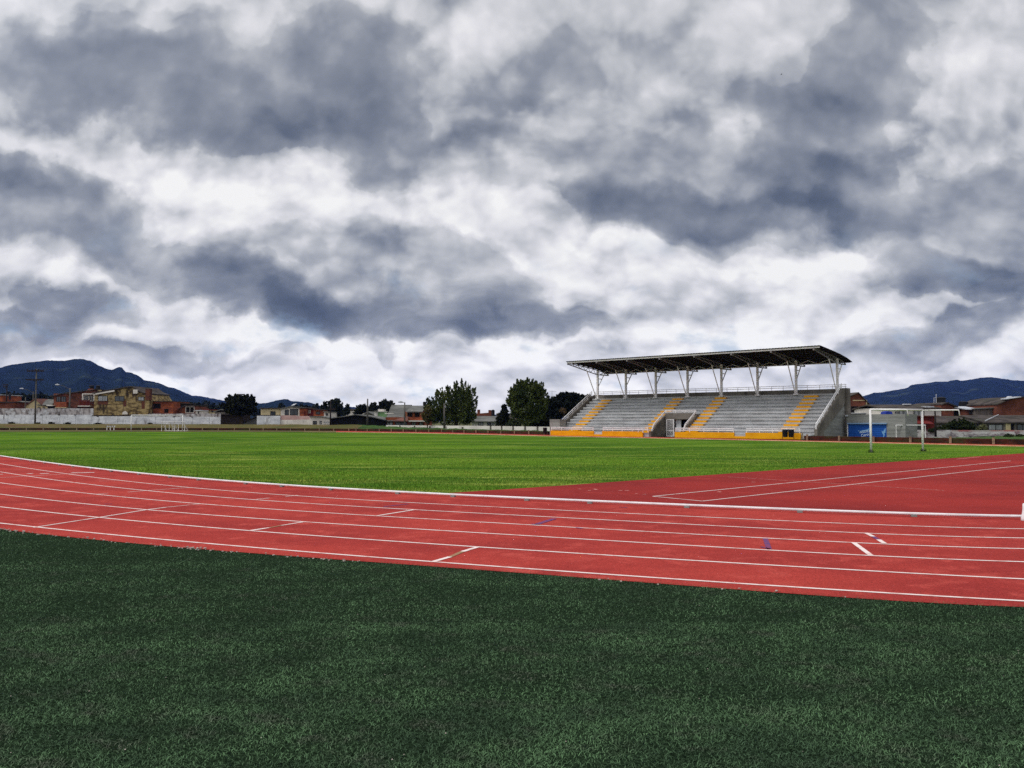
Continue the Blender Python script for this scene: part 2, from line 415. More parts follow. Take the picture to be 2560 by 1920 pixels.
def leafmat(name, c1, c2, isl=.4):
    return mat(name, c1, c2, (.45, .45, .45), .38, .62, 0.85, island=isl, spec=.15)


L_poplar = leafmat('poplar_leaf', lin(76, 86, 40), lin(46, 58, 28), .5)
L_dark = leafmat('dark_leaf', lin(34, 38, 24), lin(24, 29, 20))
L_pine = leafmat('pine_leaf', lin(26, 34, 26), lin(20, 26, 22))
L_shrub = leafmat('shrub_leaf', lin(52, 60, 32), lin(34, 44, 24))
L_gum = leafmat('eucalyptus_leaf', lin(38, 46, 40), lin(28, 36, 32))
M_hill = mat('hill_forest', lin(26, 38, 42), lin(20, 30, 34), (.004, .004, .01), .35, .65, 1.0, c3=lin(58, 68, 56), scale3=(.006, .006, .016), lo3=.55, hi3=.78, spec=0)


# ================================================================ SETTING
def polyext(pts, deg=4):
    xs = np.array([p[0] for p in pts]); ys = np.array([p[1] for p in pts])
    c = np.polyfit(xs / 2560, ys, deg); d = np.polyder(c)

    def f(x):
        xc = min(max(x, 0), 2560)
        return float(np.polyval(c, xc / 2560) + np.polyval(d, xc / 2560) * (x - xc) / 2560 * (1 if x > xc else .8))
    return f


def za(l): return [(x / 2.458, 1100 + y / 2.458) for x, y in l]
def zb(l): return [(800 + x / 2.458, 1180 + y / 2.458) for x, y in l]
def zc(l): return [(1660 + x / 2.458, 1100 + y / 2.458) for x, y in l]


LANE = [polyext(p) for p in [
    za([(0, 102), (500, 170), (1000, 230), (1500, 268), (2212, 315)]) + zb([(0, 108), (700, 148), (1500, 185), (2212, 218)]) + zc([(0, 412), (1100, 455), (2200, 488)]),
    za([(0, 142), (400, 208), (660, 242), (1150, 292), (1830, 338), (2212, 362)]) + zb([(0, 155), (1000, 215), (2212, 270)]) + zc([(0, 463), (1100, 508), (2212, 546)]),
    za([(0, 193), (400, 255), (870, 312), (1600, 365), (2212, 405)]) + zb([(0, 197), (1000, 257), (2212, 318)]) + zc([(0, 511), (1100, 563), (2212, 602)]),
    za([(0, 262), (600, 335), (1230, 390), (2212, 460)]) + zb([(0, 247), (1000, 308), (2212, 375)]) + zc([(0, 568), (1100, 627), (2212, 667)]),
    za([(0, 332), (900, 428), (1870, 500), (2212, 522)]) + zb([(0, 313), (1000, 378), (2212, 446)]) + zc([(0, 636), (1260, 710), (2212, 747)]),
    za([(0, 409), (590, 475), (1540, 555), (2212, 606)]) + zb([(0, 393), (950, 460), (2212, 537)]) + zc([(0, 728), (1100, 794), (2212, 853)]),
    za([(0, 512), (240, 535), (1000, 605), (2212, 717)]) + zb([(0, 500), (700, 552), (1100, 575), (2212, 657)]) + zc([(0, 848), (1100, 925), (2212, 987)]),
    [(0, 1323), (203, 1345), (407, 1364), (610, 1381), (900, 1404), (1207, 1425), (1500, 1447), (1700, 1461.5), (2107, 1494), (2560, 1517)],
]]


def interp(pts):
    xs = [p[0] for p in pts]; ys = [p[1] for p in pts]

    def f(x):
        if x < xs[0]: return ys[0] + (ys[1] - ys[0]) / (xs[1] - xs[0]) * (x - xs[0])
        if x > xs[-1]: return ys[-1] + (ys[-1] - ys[-2]) / (xs[-1] - xs[-2]) * (x - xs[-1])
        return float(np.interp(x, xs, ys))
    return f


FARK = interp([(0, 1079), (400, 1079.2), (700, 1079.8), (880, 1080.8), (1039, 1083), (1200, 1086.5), (1360, 1090.5), (1740, 1098), (2240, 1109), (2560, 1116.6)])
OUTER = interp([(0, 1075.6), (300, 1075.6), (620, 1076.2), (880, 1077.8), (1100, 1081), (1362, 1087), (2007, 1101), (2535, 1112)])
BOUND = interp([(1100, 1234), (1130, 1231.8), (1400, 1214), (1660, 1195.5), (2107, 1163), (2560, 1133)])
XS = [-420 + 20 * i for i in range(172)]          # -420 .. 3000

g = MB().strip([(-4600, -250, -.06), (4600, -250, -.06)], [(-4600, 4700, -.06), (4600, 4700, -.06)]); struct(g.build('ground', M_ground))
near = [G(x, LANE[0](x)) for x in XS]
far = [G(x, FARK(x)) for x in XS]


def grid_strip(A, B, n, dz=None):
    m = MB(); rows = []
    for j in range(n + 1):
        q = j / n
        rows.append([(a[0] + (b[0] - a[0]) * q, a[1] + (b[1] - a[1]) * q, a[2] + (b[2] - a[2]) * q) for a, b in zip(A, B)])
    for j in range(n):
        m.strip(rows[j], rows[j + 1])
    return m


struct(grid_strip(near, far, 6).build('pitch', M_pitch))
# red infield behind the near bend
dx = [x for x in XS if x >= 1100]
A = [G(x, LANE[0](x), .004) for x in dx]; B = [G(x, min(BOUND(x), LANE[0](x) - .01), .004) for x in dx]
struct(MB().strip(A, B).build('infield_runway_area', M_dzone))
# near bend of the track
struct(grid_strip([G(x, LANE[7](x), .008) for x in XS], [G(x, LANE[0](x) - 3.0, .008) for x in XS], 3).build('running_track', M_track))
# far straight
fx = [x for x in XS if x >= 740]
struct(MB().strip([G(x, FARK(x), .006) for x in fx], [G(x, OUTER(x) - .4, .006) for x in fx]).build('far_track', M_track))
lx = [x for x in XS if x <= 840]
struct(MB().strip([G(x, FARK(x), .03) for x in lx], [G(x, OUTER(x) - .3, .03) for x in lx]).build('verge', M_dry))
# synthetic turf in the foreground
edge = [G(x, LANE[7](x), .002) for x in XS]
struct(MB().strip([(-40 + 80 * i / (len(XS) - 1), -8, .002) for i in range(len(XS))], edge).build('turf_ground', M_turfbase))


# ---- painted markings
def offs_line(pts, w):
    A, B = [], []
    for i, p in enumerate(pts):
        a = pts[max(i - 1, 0)]; b = pts[min(i + 1, len(pts) - 1)]
        d = Vector((b[0] - a[0], b[1] - a[1], 0)).normalized(); n = Vector((-d.y, d.x, 0)) * (w / 2)
        A.append((p[0] - n.x, p[1] - n.y, p[2])); B.append((p[0] + n.x, p[1] + n.y, p[2]))
    return A, B


m = MB()
for k in range(1, 7):
    m.strip(*offs_line([G(x, LANE[k](x), .012) for x in XS], .055))
struct(m.build('lane_lines', M_white))


def seg(m, p0, p1, w, z=.013):
    a = G(p0[0], p0[1], z); b = G(p1[0], p1[1], z)
    n_ = 6; pts = [tuple(a[i] + (b[i] - a[i]) * k / n_ for i in range(3)) for k in range(n_ + 1)]
    m.strip(*offs_line(pts, w))


m = MB()
A_ = lambda x, y: (x / 2.458, 1100 + y / 2.458)
B_ = lambda x, y: (800 + x / 2.458, 1180 + y / 2.458)
C_ = lambda x, y: (1660 + x / 2.458, 1100 + y / 2.458)
for a, b, w in [(A_(205, 537), A_(590, 478), .05), (A_(590, 478), A_(900, 428), .05), (A_(900, 428), A_(1020, 413), .06), (A_(1020, 413), A_(1240, 391), .035),
                (A_(1535, 556), A_(1655, 538), .07), (A_(1730, 524), A_(1880, 500), .05), (A_(785, 320), A_(880, 312), .04), (A_(880, 312), A_(1155, 292), .035),
                (A_(1575, 364), A_(1655, 356), .04), (A_(1755, 347), A_(1830, 339), .04), (A_(580, 333), A_(665, 326), .03), (A_(440, 200), A_(580, 199), .16),
                (A_(165, 206), A_(200, 206), .16), (A_(245, 206), A_(300, 205), .16), (A_(0, 231), A_(560, 200), .04), (A_(610, 252), A_(710, 250), .02),
                (A_(0, 210), A_(12, 211), .12),
                (B_(350, 268), B_(575, 232), .06), (B_(690, 551), B_(800, 520), .07), (B_(875, 488), B_(965, 461), .07),
                (C_(1240, 570), C_(1285, 592), .07), (C_(1318, 611), C_(1355, 634), .07), (C_(1163, 628), C_(1275, 710), .07)]:
    seg(m, a, b, w)
struct(m.build('stagger_marks', M_white))
m = MB()
for a, b, w in [(A_(0, 184), A_(200, 182), .03), (A_(110, 193), A_(210, 191), .03), (A_(330, 193), A_(470, 187), .03), (A_(420, 262), A_(515, 258), .03), (A_(400, 180), A_(480, 178), .03)]:
    seg(m, a, b, w)
seg(m, C_(390, 226), C_(1720, 310), .05, .009)
for q in [(1545, 40, 1580), ]:
    pass
for a, b in [((1445, 1222), (1452, 1222.5)), ((1470, 1226), (1478, 1226)), ((1484, 1222.5), (1494, 1224)), ((1546, 1226), (1556, 1226)), ((1562, 1226), (1573, 1226)),
             ((1588, 1234), (1594, 1234)), ((1610, 1235), (1613, 1235.5)), ((1795, 1230), (1801, 1229)), ((1879, 1205), (1888, 1205)), ((2392, 1147.5), (2452, 1142))]:
    seg(m, a, b, .09, .009)
struct(m.build('faded_marks', M_faint))
m = MB()
for a, b, w in [(B_(1320, 324), B_(1440, 286), .1), (B_(1300, 318), B_(1345, 322), .05), (B_(1570, 341), B_(1612, 345), .06), (B_(390, 212), B_(540, 196), .07), (A_(640, 393), A_(690, 392), .05),
                (C_(1285, 592), C_(1318, 611), .07), (C_(622, 603), C_(645, 668), .075), (C_(595, 655), C_(650, 668), .045), (B_(1840, 215), B_(1890, 218), .04)]:
    seg(m, a, b, w, .0135)
struct(m.build('blue_marks', M_blue))
m = MB(); seg(m, B_(800, 520), B_(875, 488), .068, .0135); seg(m, A_(1655, 538), A_(1730, 524), .05, .0135)
struct(m.build('tan_marks', M_tan))
m = MB()
seg(m, (1632, 1240.6), C_(2130, 128), .05, .009); seg(m, C_(235, 375), (2760, 1141), .05, .0095); seg(m, (1632, 1240.6), C_(235, 375), .05, .01)
struct(m.build('runway_lines', M_white))
# dark repair arc
m = MB(); arc = [G(2042 + 84 * q, 1206.5 - 5 * math.sin(math.pi * q) * .0 - 3.2 * q + 2.2 * math.sin(math.pi * q), .0085) for q in [i / 10 for i in range(11)]]
m.strip(*offs_line(arc, .07)); struct(m.build('repair_joint', mat('dark_rubber', lin(120, 30, 34), rough=.9)))


# ---- kerbs
def kerb(name, label, pts, r, foot_every):
    k = thing(name, label, 'kerb', tuple(pts[0]))
    MB().tube([(p[0], p[1], .064) for p in pts], r, 8).build('rail', M_steel, k, smooth=True)
    acc = 0; last = pts[0]; nxt = .4
    for p, q in zip(pts[:-1], pts[1:]):
        L = math.hypot(q[0] - p[0], q[1] - p[1]); a = math.atan2(q[1] - p[1], q[0] - p[0])
        while acc + L > nxt:
            t = (nxt - acc) / L; cx, cy = p[0] + (q[0] - p[0]) * t, p[1] + (q[1] - p[1]) * t
            fr = lambda x, y, z, cx=cx, cy=cy, a=a: (cx + x * math.cos(a) - y * math.sin(a), cy + x * math.sin(a) + y * math.cos(a), z)
            MB().box((-.05, -.045, .009), (.05, .04, .045), fr).build('foot', M_block, k)
            nxt += foot_every * random.uniform(.75, 1.25)
        acc += L
    return k


kp = [G(x, LANE[0](x) + 1.2) for x in XS if -400 <= x <= 3000]
kerb('track_kerb', 'white tubular rail on small feet edging the inside of the near bend', kp, .026, 1.9)
fk = thing('track_kerb', 'thin pale kerb along the inside of the far straight, below the grandstand', 'kerb', far[60])
m = MB()
fpts = [G(x, FARK(x) + .1) for x in XS if x >= 760]
for p, q in zip(fpts[:-1], fpts[1:]):
    a = math.atan2(q[1] - p[1], q[0] - p[0]); L = math.hypot(q[0] - p[0], q[1] - p[1])
    m.box((0, -.06, .0), (L, .06, .06), lambda x, y, z, p=p, a=a: (p[0] + x * math.cos(a) - y * math.sin(a), p[1] + x * math.sin(a) + y * math.cos(a), z))
m.build('rail', mat('pale_kerb', lin(222, 184, 150), lin(200, 150, 118), (.5, .5, .5), .4, .65, .9), fk)
# white marker at the right edge of the view
b = G(2562, 1302.5)
mk = MB().lathe((b[0], b[1], 0), [(.05, .0), (.062, .012), (.058, .05), (.056, .09), (.04, .13), (.03, .22), (.028, .3), (.015, .31)], 16)
tag(mk.build('track_marker', M_steel, loc=(b[0], b[1], 0), smooth=True), 'white flared marker peg at the right end of the near rail, cut by the frame', 'marker')


# ---------------------------------------------------------------- grass blades
def blades(name, pts, h, w, mt, lean=.9, z0=0.0, kind='stuff'):
    n = len(pts)
    ang = rng.uniform(0, 2 * np.pi, n); la = rng.uniform(0, 2 * np.pi, n); hh = h * rng.uniform(.55, 1.25, n); ww = w * rng.uniform(.6, 1.3, n)
    ln = lean * rng.uniform(.2, 1.2, n) * hh
    wx, wy = np.cos(ang) * ww / 2, np.sin(ang) * ww / 2
    lx_, ly_ = np.cos(la) * ln, np.sin(la) * ln
    V = np.zeros((n, 5, 3), np.float32)
    V[:, 0] = np.stack([pts[:, 0] - wx, pts[:, 1] - wy, np.full(n, z0)], 1); V[:, 1] = np.stack([pts[:, 0] + wx, pts[:, 1] + wy, np.full(n, z0)], 1)
    mx_, my_ = pts[:, 0] + lx_ * .35, pts[:, 1] + ly_ * .35
    V[:, 2] = np.stack([mx_ + wx * .8, my_ + wy * .8, z0 + hh * .65], 1); V[:, 3] = np.stack([mx_ - wx * .8, my_ - wy * .8, z0 + hh * .65], 1)
    V[:, 4] = np.stack([pts[:, 0] + lx_, pts[:, 1] + ly_, z0 + hh * .85], 1)
    me = bpy.data.meshes.new(name)
    me.vertices.add(5 * n); me.vertices.foreach_set('co', V.ravel())
    loops = (np.arange(n)[:, None] * 5 + np.array([0, 1, 2, 3, 3, 2, 4])[None]).astype(np.int32).ravel()
    me.loops.add(7 * n); me.loops.foreach_set('vertex_index', loops)
    me.polygons.add(2 * n)
    st = (np.arange(n)[:, None] * 7 + np.array([0, 4])[None]).astype(np.int32).ravel()
    me.polygons.foreach_set('loop_start', st)
    me.update(calc_edges=True); me.validate()
    me.materials.append(mt)
    o = bpy.data.objects.new(name, me); COL.objects.link(o); o['kind'] = kind
    return o


def px_of(pts):
    # image position of ground points (used only to keep blades on the ground that they grow on)
    x, y = pts[:, 0], pts[:, 1]; z = -CAMH
    d = y * CP + z * SP; v = (-y * SP + z * CP) / d
    return CX + FPX * x / d, CY - FPX * v


lane7 = np.array([[x, LANE[7](x)] for x in XS]); lane0 = np.array([[x, LANE[0](x)] for x in XS]); bnd = np.array([[x, BOUND(x)] for x in XS])
pts = []
for (y0, y1, dens) in [(3.2, 5.0, 11500), (5.0, 7.0, 7500), (7.0, 10.0, 3600), (10, 16, 1500)]:
    hw = y1 * .82 + 1.6
    n = int((y1 - y0) * 2 * hw * dens)
    p = np.stack([rng.uniform(-hw, hw, n), rng.uniform(y0, y1, n)], 1)
    px, py = px_of(p)
    ok = (py > np.interp(px, lane7[:, 0], lane7[:, 1]) - rng.uniform(0, 2.5, n)) & (px > -420) & (px < 2990)
    pts.append(p[ok])
pts = np.concatenate(pts)
# worn, flattened patches where fewer fibres stand
wv = sum(np.sin(pts[:, 0] * a + pts[:, 1] * b + c) for a, b, c in ((1.1, 2.9, .3), (-2.3, 4.1, 1.7), (3.7, -1.9, 4.0), (.6, 6.3, 2.2), (5.1, 3.3, 5.5), (-7.3, 9.1, .8)))
pts = pts[rng.uniform(0, 1, len(pts)) < np.clip(.86 + .14 * wv, .58, 1)]
blades('turf_fibres', pts, .016, .0046, M_turf, 2.0)
m = MB()
def crumb(px, py, r_):
    g_ = G(px, py, .012); a0 = random.uniform(0, 6.28)
    pts_ = [(g_[0] + r_ * random.uniform(.6, 1.2) * math.cos(a0 + k * 1.257), g_[1] + r_ * random.uniform(.6, 1.2) * math.sin(a0 + k * 1.257), .012) for k in range(5)]
    m.prism(pts_, (0, 0, r_ * .6))
for _ in range(150):
    x = random.choice([random.gauss(20, 28), random.gauss(480, 26), random.uniform(0, 900), random.uniform(0, 900), random.uniform(0, 2500)])
    crumb(x, LANE[7](x) + random.uniform(-3, 4), random.uniform(.006, .02))
for _ in range(60):
    x = random.uniform(0, 2560); crumb(x, random.uniform(LANE[7](x) + 30, 1915), random.uniform(.002, .005))
struct(m.build('gravel_crumbs', mat('pale_crumb', lin(190, 178, 168), lin(150, 140, 130), (20, 20, 20))), 'stuff')
# longer grass along the near rims of the pitch
n = 160000
p = np.stack([rng.uniform(-30, 24, n), rng.uniform(11, 40, n)], 1)
px, py = px_of(p)
e0 = np.interp(px, lane0[:, 0], lane0[:, 1]); e1 = np.where(px > 1130, np.interp(px, bnd[:, 0], bnd[:, 1]), 1e9)
lim = np.minimum(e0 - 1.0, e1)
ok = (py < lim) & (py > lim - rng.exponential(22, n)) & (px > -400) & (px < 2980)
n = 380000
p2 = np.stack([rng.uniform(-1, 1, n), 11 + 75 * rng.uniform(0, 1, n) ** 1.5], 1); p2[:, 0] *= p2[:, 1] * .8 + 1
px, py = px_of(p2)
e0 = np.interp(px, lane0[:, 0], lane0[:, 1]); e1 = np.where(px > 1130, np.interp(px, bnd[:, 0], bnd[:, 1]), 1e9)
ok2 = (py < np.minimum(e0 - 1.0, e1)) & (px > -400) & (px < 2980) & (rng.uniform(0, 1, n) < np.clip(1.25 - p2[:, 1] / 65, 0, 1))
blades('pitch_edge_grass', np.concatenate([p[ok], p2[ok2]]), .05, .014, M_blade, .9)

# ---------------------------------------------------------------- banks, low wall, posts
BACK = [(-420, 1059, 166), (0, 1059, 162), (232, 1060, 162), (550, 1060.6, 160), (650, 1061, 153), (827, 1062, 150), (890, 1061, 147), (930, 1063.5, 144),
        (1000, 1067, 140), (1200, 1074, 122), (1340, 1077, 112), (1376, 1079, 108), (1420, 1080, 106)]
bpx = [q[0] for q in BACK]
backpt = lambda x: P(x, np.interp(x, bpx, [q[1] for q in BACK]), np.interp(x, bpx, [q[2] for q in BACK]))


def bank(name, x0, x1, mt, n=5):
    xs = [x0 + (x1 - x0) * i / 60 for i in range(61)]
    A = [G(x, OUTER(x) - .6, 0) for x in xs]; A = [(a[0], a[1], .40) for a in A]
    B = [backpt(x) for x in xs]
    m = MB(); rows = []
    for j in range(n + 1):
        q = j / n; hgt = math.sin(q * math.pi / 2)
        rows.append([(a[0] + (b[0] - a[0]) * q, a[1] + (b[1] - a[1]) * q, a[2] + (b[2] - a[2]) * hgt + (rng.uniform(-.09, .12) if 0 < j < n else 0)) for a, b in zip(A, B)])
    for j in range(n): m.strip(rows[j], rows[j + 1])
    e = [(b[0] * 1.35, b[1] * 1.35, b[2] - .3) for b in B]; m.strip(rows[-1], e)
    struct(m.build(name, mt, smooth=True))


bank('dry_bank', -420, 905, M_dry)
bank('grass_bank', 895, 1420, M_green)
RB = [(2020, 1098, 92), (2262, 1097, 88), (2380, 1094.5, 84), (2480, 1091, 80), (2560, 1088, 77), (3000, 1080, 62)]
rpx = [q[0] for q in RB]
xs = [2010 + 16 * i for i in range(60)]
A = [G(x, OUTER(x) - .8, 0) for x in xs]; A = [(a[0], a[1], .30) for a in A]
B = [P(x, np.interp(x, rpx, [q[1] for q in RB]), np.interp(x, rpx, [q[2] for q in RB])) for x in xs]
m = MB(); rows = [[(a[0] + (b[0] - a[0]) * q, a[1] + (b[1] - a[1]) * q, a[2] + (b[2] - a[2]) * q + (rng.uniform(-.06, .1) if 0 < q < 1 else 0)) for a, b in zip(A, B)] for q in (0, .2, .4, .6, .8, 1)]
for j in range(5): m.strip(rows[j], rows[j + 1])
m.strip(rows[-1], [(b[0] * 1.5, b[1] * 1.5, b[2] - .2) for b in B])
struct(m.build('grass_slope', M_green, smooth=True))


def low_wall(x0, x1, label, hgt=.42):
    xs = [x0 + (x1 - x0) * i / 70 for i in range(71)]
    c = [G(x, OUTER(x)) for x in xs]
    t = thing('low_wall', label, 'wall', c[35])
    A, B = offs_line(c, .22); m = MB()
    up = lambda L, z: [(p[0], p[1], z) for p in L]
    m.strip(up(A, 0), up(A, hgt)); m.strip(up(A, hgt), up(B, hgt)); m.strip(up(B, hgt), up(B, 0))
    m.build('brickwork', M_lowbrick, t)


low_wall(-420, 1372, 'long low dark brick wall at the foot of the grass bank, left of the grandstand')
low_wall(2012, 3000, 'low dark brick wall along the far track, right of the grandstand')
pp = MB().box((-.065, -.065, 0), (.065, .065, .5)).box((-.075, -.075, .502), (.075, .075, .53))
proto = None


def posts(x0, x1, label, group):
    global proto
    d = 0; last = None; x = x0
    while x < x1:
        g_ = G(x, OUTER(x)); g_ = (g_[0] * .996, g_[1] * .996, 0)
        if last is None or math.hypot(g_[0] - last[0], g_[1] - last[1]) >= 3.0:
            if proto is None:
                proto = pp.build('wall_post', M_post, loc=(0, 0, 0)); o = proto; o.location = g_
            else:
                o = dup(proto, g_)
            o.rotation_euler = (0, 0, random.uniform(-.1, .1)); s_ = random.uniform(.85, 1.1); o.scale = (1, 1, s_)
            tag(o, label, 'post', group); last = g_
        x += 2


posts(-60, 880, 'short pale post in front of the low brick wall below the dry grass bank', 'posts along the dry bank')
posts(890, 1368, 'short pale post in front of the low brick wall below the green bank', 'posts along the green bank')
posts(2018, 2620, 'short pale post in front of the low brick wall right of the grandstand', 'posts right of the grandstand')


# ================================================================ GRANDSTAND
D_ = (-.743, .669); N_ = (.669, .743); O_ = (28.1, 74.6)
F = lambda s, t, z: (O_[0] + D_[0] * s + N_[0] * t, O_[1] + D_[1] * s + N_[1] * t, z)
s_at = lambda px, t=0.0: (lambda u: ((O_[0] + N_[0] * t) - u * (O_[1] + N_[1] * t)) / (-D_[0] + u * D_[1]))((px - CX) / FPX)
SL = 31.0
gs = thing('grandstand', 'grey concrete grandstand with yellow steps under a dark cantilevered roof', 'grandstand', F(SL / 2, 4, 0))
T0, TR, Z0, RI, NR = 1.2, .66, .45, .37, 11
V0, V1, VT = 13.95, 17.55, 3.3             # tunnel
m = MB()


def rows_poly(s0, s1, tmin=0.0):
    pr = [(9.2, 0), (max(.25, tmin), 0)]
    if tmin <= .25: pr += [(.25, Z0), (T0, Z0)]
    first = True
    for i in range(NR):
        t = T0 + TR * i
        if t + TR <= tmin: continue
        z0_, z1_ = Z0 + RI * i, Z0 + RI * (i + 1)
        tt = max(t, tmin)
        if first and tmin > .25: pr.append((tt, z1_))
        else: pr += [(tt, z0_), (tt, z1_)]
        first = False
    pr.append((9.2, Z0 + RI * NR))
    m.prism([(s0, t, z) for t, z in pr], (s1 - s0, 0, 0), F)


rows_poly(-.0, V0 - .25); rows_poly(V1 + .25, SL)
# tier above the tunnel: no mass under it in the passage
pr = [(9.2, 1.97), (VT, 1.97)]
zt = None
for i in range(NR):
    t = T0 + TR * i
    if t + TR <= VT: continue
    tt = max(t, VT)
    if zt is not None: pr.append((tt, zt))
    zt = Z0 + RI * (i + 1); pr.append((tt, zt))
pr.append((9.2, zt)); m.prism([(V0 - .25, t, z) for t, z in pr], (V1 - V0 + .5, 0, 0), F)
m.build('seating_terrace', M_conc, gs)
# bench slabs with joints on each tier
for i in range(NR):
    t = T0 + TR * i; z1_ = Z0 + RI * (i + 1)
    spans = [(0.05, V0 - .3), (V1 + .3, SL - .05)] if t < VT + .3 else [(0.05, SL - .05)]
    for a, b_ in spans:
        mm = MB()
        s_ = a
        off = (i * .37) % 2
        while s_ < b_ - .1:
            e = min(s_ + 2.05 + (off if s_ == a else 0) + random.uniform(-.12, .12), b_)
            if b_ - e < .6: e = b_
            dz = random.uniform(0, .012)
            mm.box((s_ + .012, t - .07 - random.uniform(0, .02), z1_ - .12), (e - .012, t + .36, z1_ + .045 + dz), F)
            s_ = e
        mm.build('bench_row', M_conc, gs)
# yellow half steps, four aisles
AIS = [(2.05, 3.45), (12.3, 13.65), (17.75, 19.1), (27.9, 29.3)]
for a, b_ in AIS:
    for i in range(NR):
        t = T0 + TR * i; z_ = Z0 + RI * i
        MB().box((a, t - .44, z_ + .004), (b_, t - .075, z_ + .24), F).build('yellow_step', M_yellow, gs)
# tunnel: side walls, lintel, gate
for (sa, sb) in ((V0 - .25, V0 - .02), (V1 + .02, V1 + .25)):
    MB().prism([(sa - .012, .2, 0), (sa - .012, .2, .62), (sa - .012, .55, .62), (sa - .012, 1.05, 1.1), (sa - .012, VT + .25, 2.48), (sa - .012, VT + .7, 2.48), (sa - .012, 9.1, 1.95), (sa - .012, 9.1, 0)], (sb - sa + .024, 0, 0), F).build('tunnel_wall', M_concd, gs)
MB().box((V0 - .01, VT - .05, 1.95), (V1 + .01, VT + .2, 2.62), F).build('lintel', M_concd, gs)
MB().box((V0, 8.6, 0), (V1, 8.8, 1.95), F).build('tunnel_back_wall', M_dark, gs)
gt = MB()
sg = V1 - .12
for a, b_ in ((sg - .05, sg + .05), (sg - .95, sg - .85)): gt.box((a, VT - .05, .02), (b_, VT + .02, 1.93), F)
for z_ in (.02, .62, 1.86): gt.box((sg - .85, VT - .045, z_), (sg - .05, VT + .015, z_ + .07), F)
for k in range(5): gt.box((sg - .78 + k * .15, VT - .03, .09), (sg - .74 + k * .15, VT, 1.86), F)
gate = gt.build('gate', M_steel, gs)
MB().box((V1 - 1.75, VT + .3, .0), (V1 - 1.1, VT + .42, 1.94), F).build('door_panel', M_galv, gs)
# front wall sections with rails
secs = [(s_at(1483.5), s_at(1376)), (s_at(1606), s_at(1505)), (s_at(1834), s_at(1686)), (s_at(2000), s_at(1862.5))]


def rail(path, posts_, parent, r=.045, two=None, ph=.36):
    mm = MB().tube(path, r, 6, F)
    if two: mm.tube([(p[0], p[1], p[2] - two) for p in path], r, 6, F)
    for p in posts_: mm.tube([(p[0], p[1], p[2] - ph), p], r * .9, 6, F)
    return mm.build('handrail', M_steel, parent)


for k, (a, b_) in enumerate(secs):
    MB().box((a, -.02, 0), (b_, .16, .6), F).build('front_wall', M_yellow, gs)
    n_ = 5; ps = [(a + .1 + (b_ - a - .2) * i / (n_ - 1), .07, .98) for i in range(n_)]
    rail([(a + .05, .07, .98), (b_ - .05, .07, .98)], ps, gs, two=.2, ph=.4)
for k, (a, b_) in enumerate(((secs[0][0], secs[1][1]), (secs[2][0], secs[3][1]))):
    lo_, hi_ = min(a, b_), max(a, b_)
    MB().box((lo_, .0, 0), (hi_, .25, .22), F).build('entry_step', M_yellow, gs)
    MB().box((lo_, .1, .22), (hi_, .3, .42), F).build('entry_step', M_conc, gs)
# tunnel rails
for s_ in (V0 - .14, V1 + .14):
    pth = [(s_, .6, .78), (s_, 1.05, 1.45), (s_, VT + .1, 2.86)]
    rail(pth, [pth[0], pth[1]] + [(s_, 1.05 + 2.3 * q, 1.45 + 1.41 * q) for q in (.25, .5, .75, 1)], gs, two=.16, ph=.34)
rail([(V0 - .14, VT + .05, 2.92), (V1 + .14, VT + .05, 2.92)], [(V0 + (V1 - V0) * q, VT + .05, 2.92) for q in (0, .33, .66, 1)], gs, two=.17, ph=.34)
rail([(V1 + .2, .0, .98), (V1 + 1.6, .0, .98)], [(V1 + .25, 0, .98), (V1 + .9, 0, .98), (V1 + 1.5, 0, .98)], gs, two=.2, ph=.5)
# side walls, pillar, parapet
for nm, s0, s1 in (('side_wall', -.32, -.03), ('side_wall', SL + .03, SL + .32)):
    MB().prism([(s0, .95, 0), (s0, .95, .95), (s0, 7.85, 4.98), (s0, 8.5, 5.0), (s0, 8.5, 3.7), (s0, 7.9, 3.2), (s0, 2.6, .75), (s0, 2.6, 0)], (s1 - s0, 0, 0), F).build(nm, M_concd, gs)
    q = .1 if s0 < 0 else -.0
    MB().prism([(s0 + .1, 2.62, 0), (s0 + .1, 2.62, .74), (s0 + .1, 7.9, 3.18), (s0 + .1, 8.6, 3.6), (s0 + .1, 8.6, 0)], (.15, 0, 0), F).build('side_infill', M_block, gs)
    sl = -.18 if s0 < 0 else SL + .18
    pth = [(sl, 1.05, 1.5), (sl, 7.95, 5.55)]
    rail([(sl, 1.0, 1.1)] + pth, [(sl, 1.05 + 6.9 * q, 1.5 + 4.05 * q) for q in (0, .14, .28, .42, .57, .71, .86, 1)], gs, two=.24, ph=.52)
for s0 in (-.45, SL - .3):
    MB().box((s0, 8.62, 0), (s0 + .75, 9.7, 5.12), F).build('pillar', M_concd, gs)
MB().box((.3, 8.62, Z0 + RI * NR - .1), (SL - .35, 8.82, 5.06), F).build('parapet', M_concd, gs)
MB().box((.31, 8.9, 0), (SL - .36, 9.15, 4.4), F).build('back_wall', M_block, gs)
rail([(-.4, 8.75, 5.5), (SL + .3, 8.75, 5.5)], [(-.3 + (SL + .5) * i / 24, 8.75, 5.5) for i in range(25)], gs, r=.028, two=.2, ph=.46)
# left block wing
MB().box((SL + .4, 1.5, 0), (SL + 1.9, 7.5, 1.95), F).box((secs[0][1] - 1.2, .3, 0), (secs[0][1] - .02, 1.48, 1.95), F).build('wing_wall', M_block, gs)
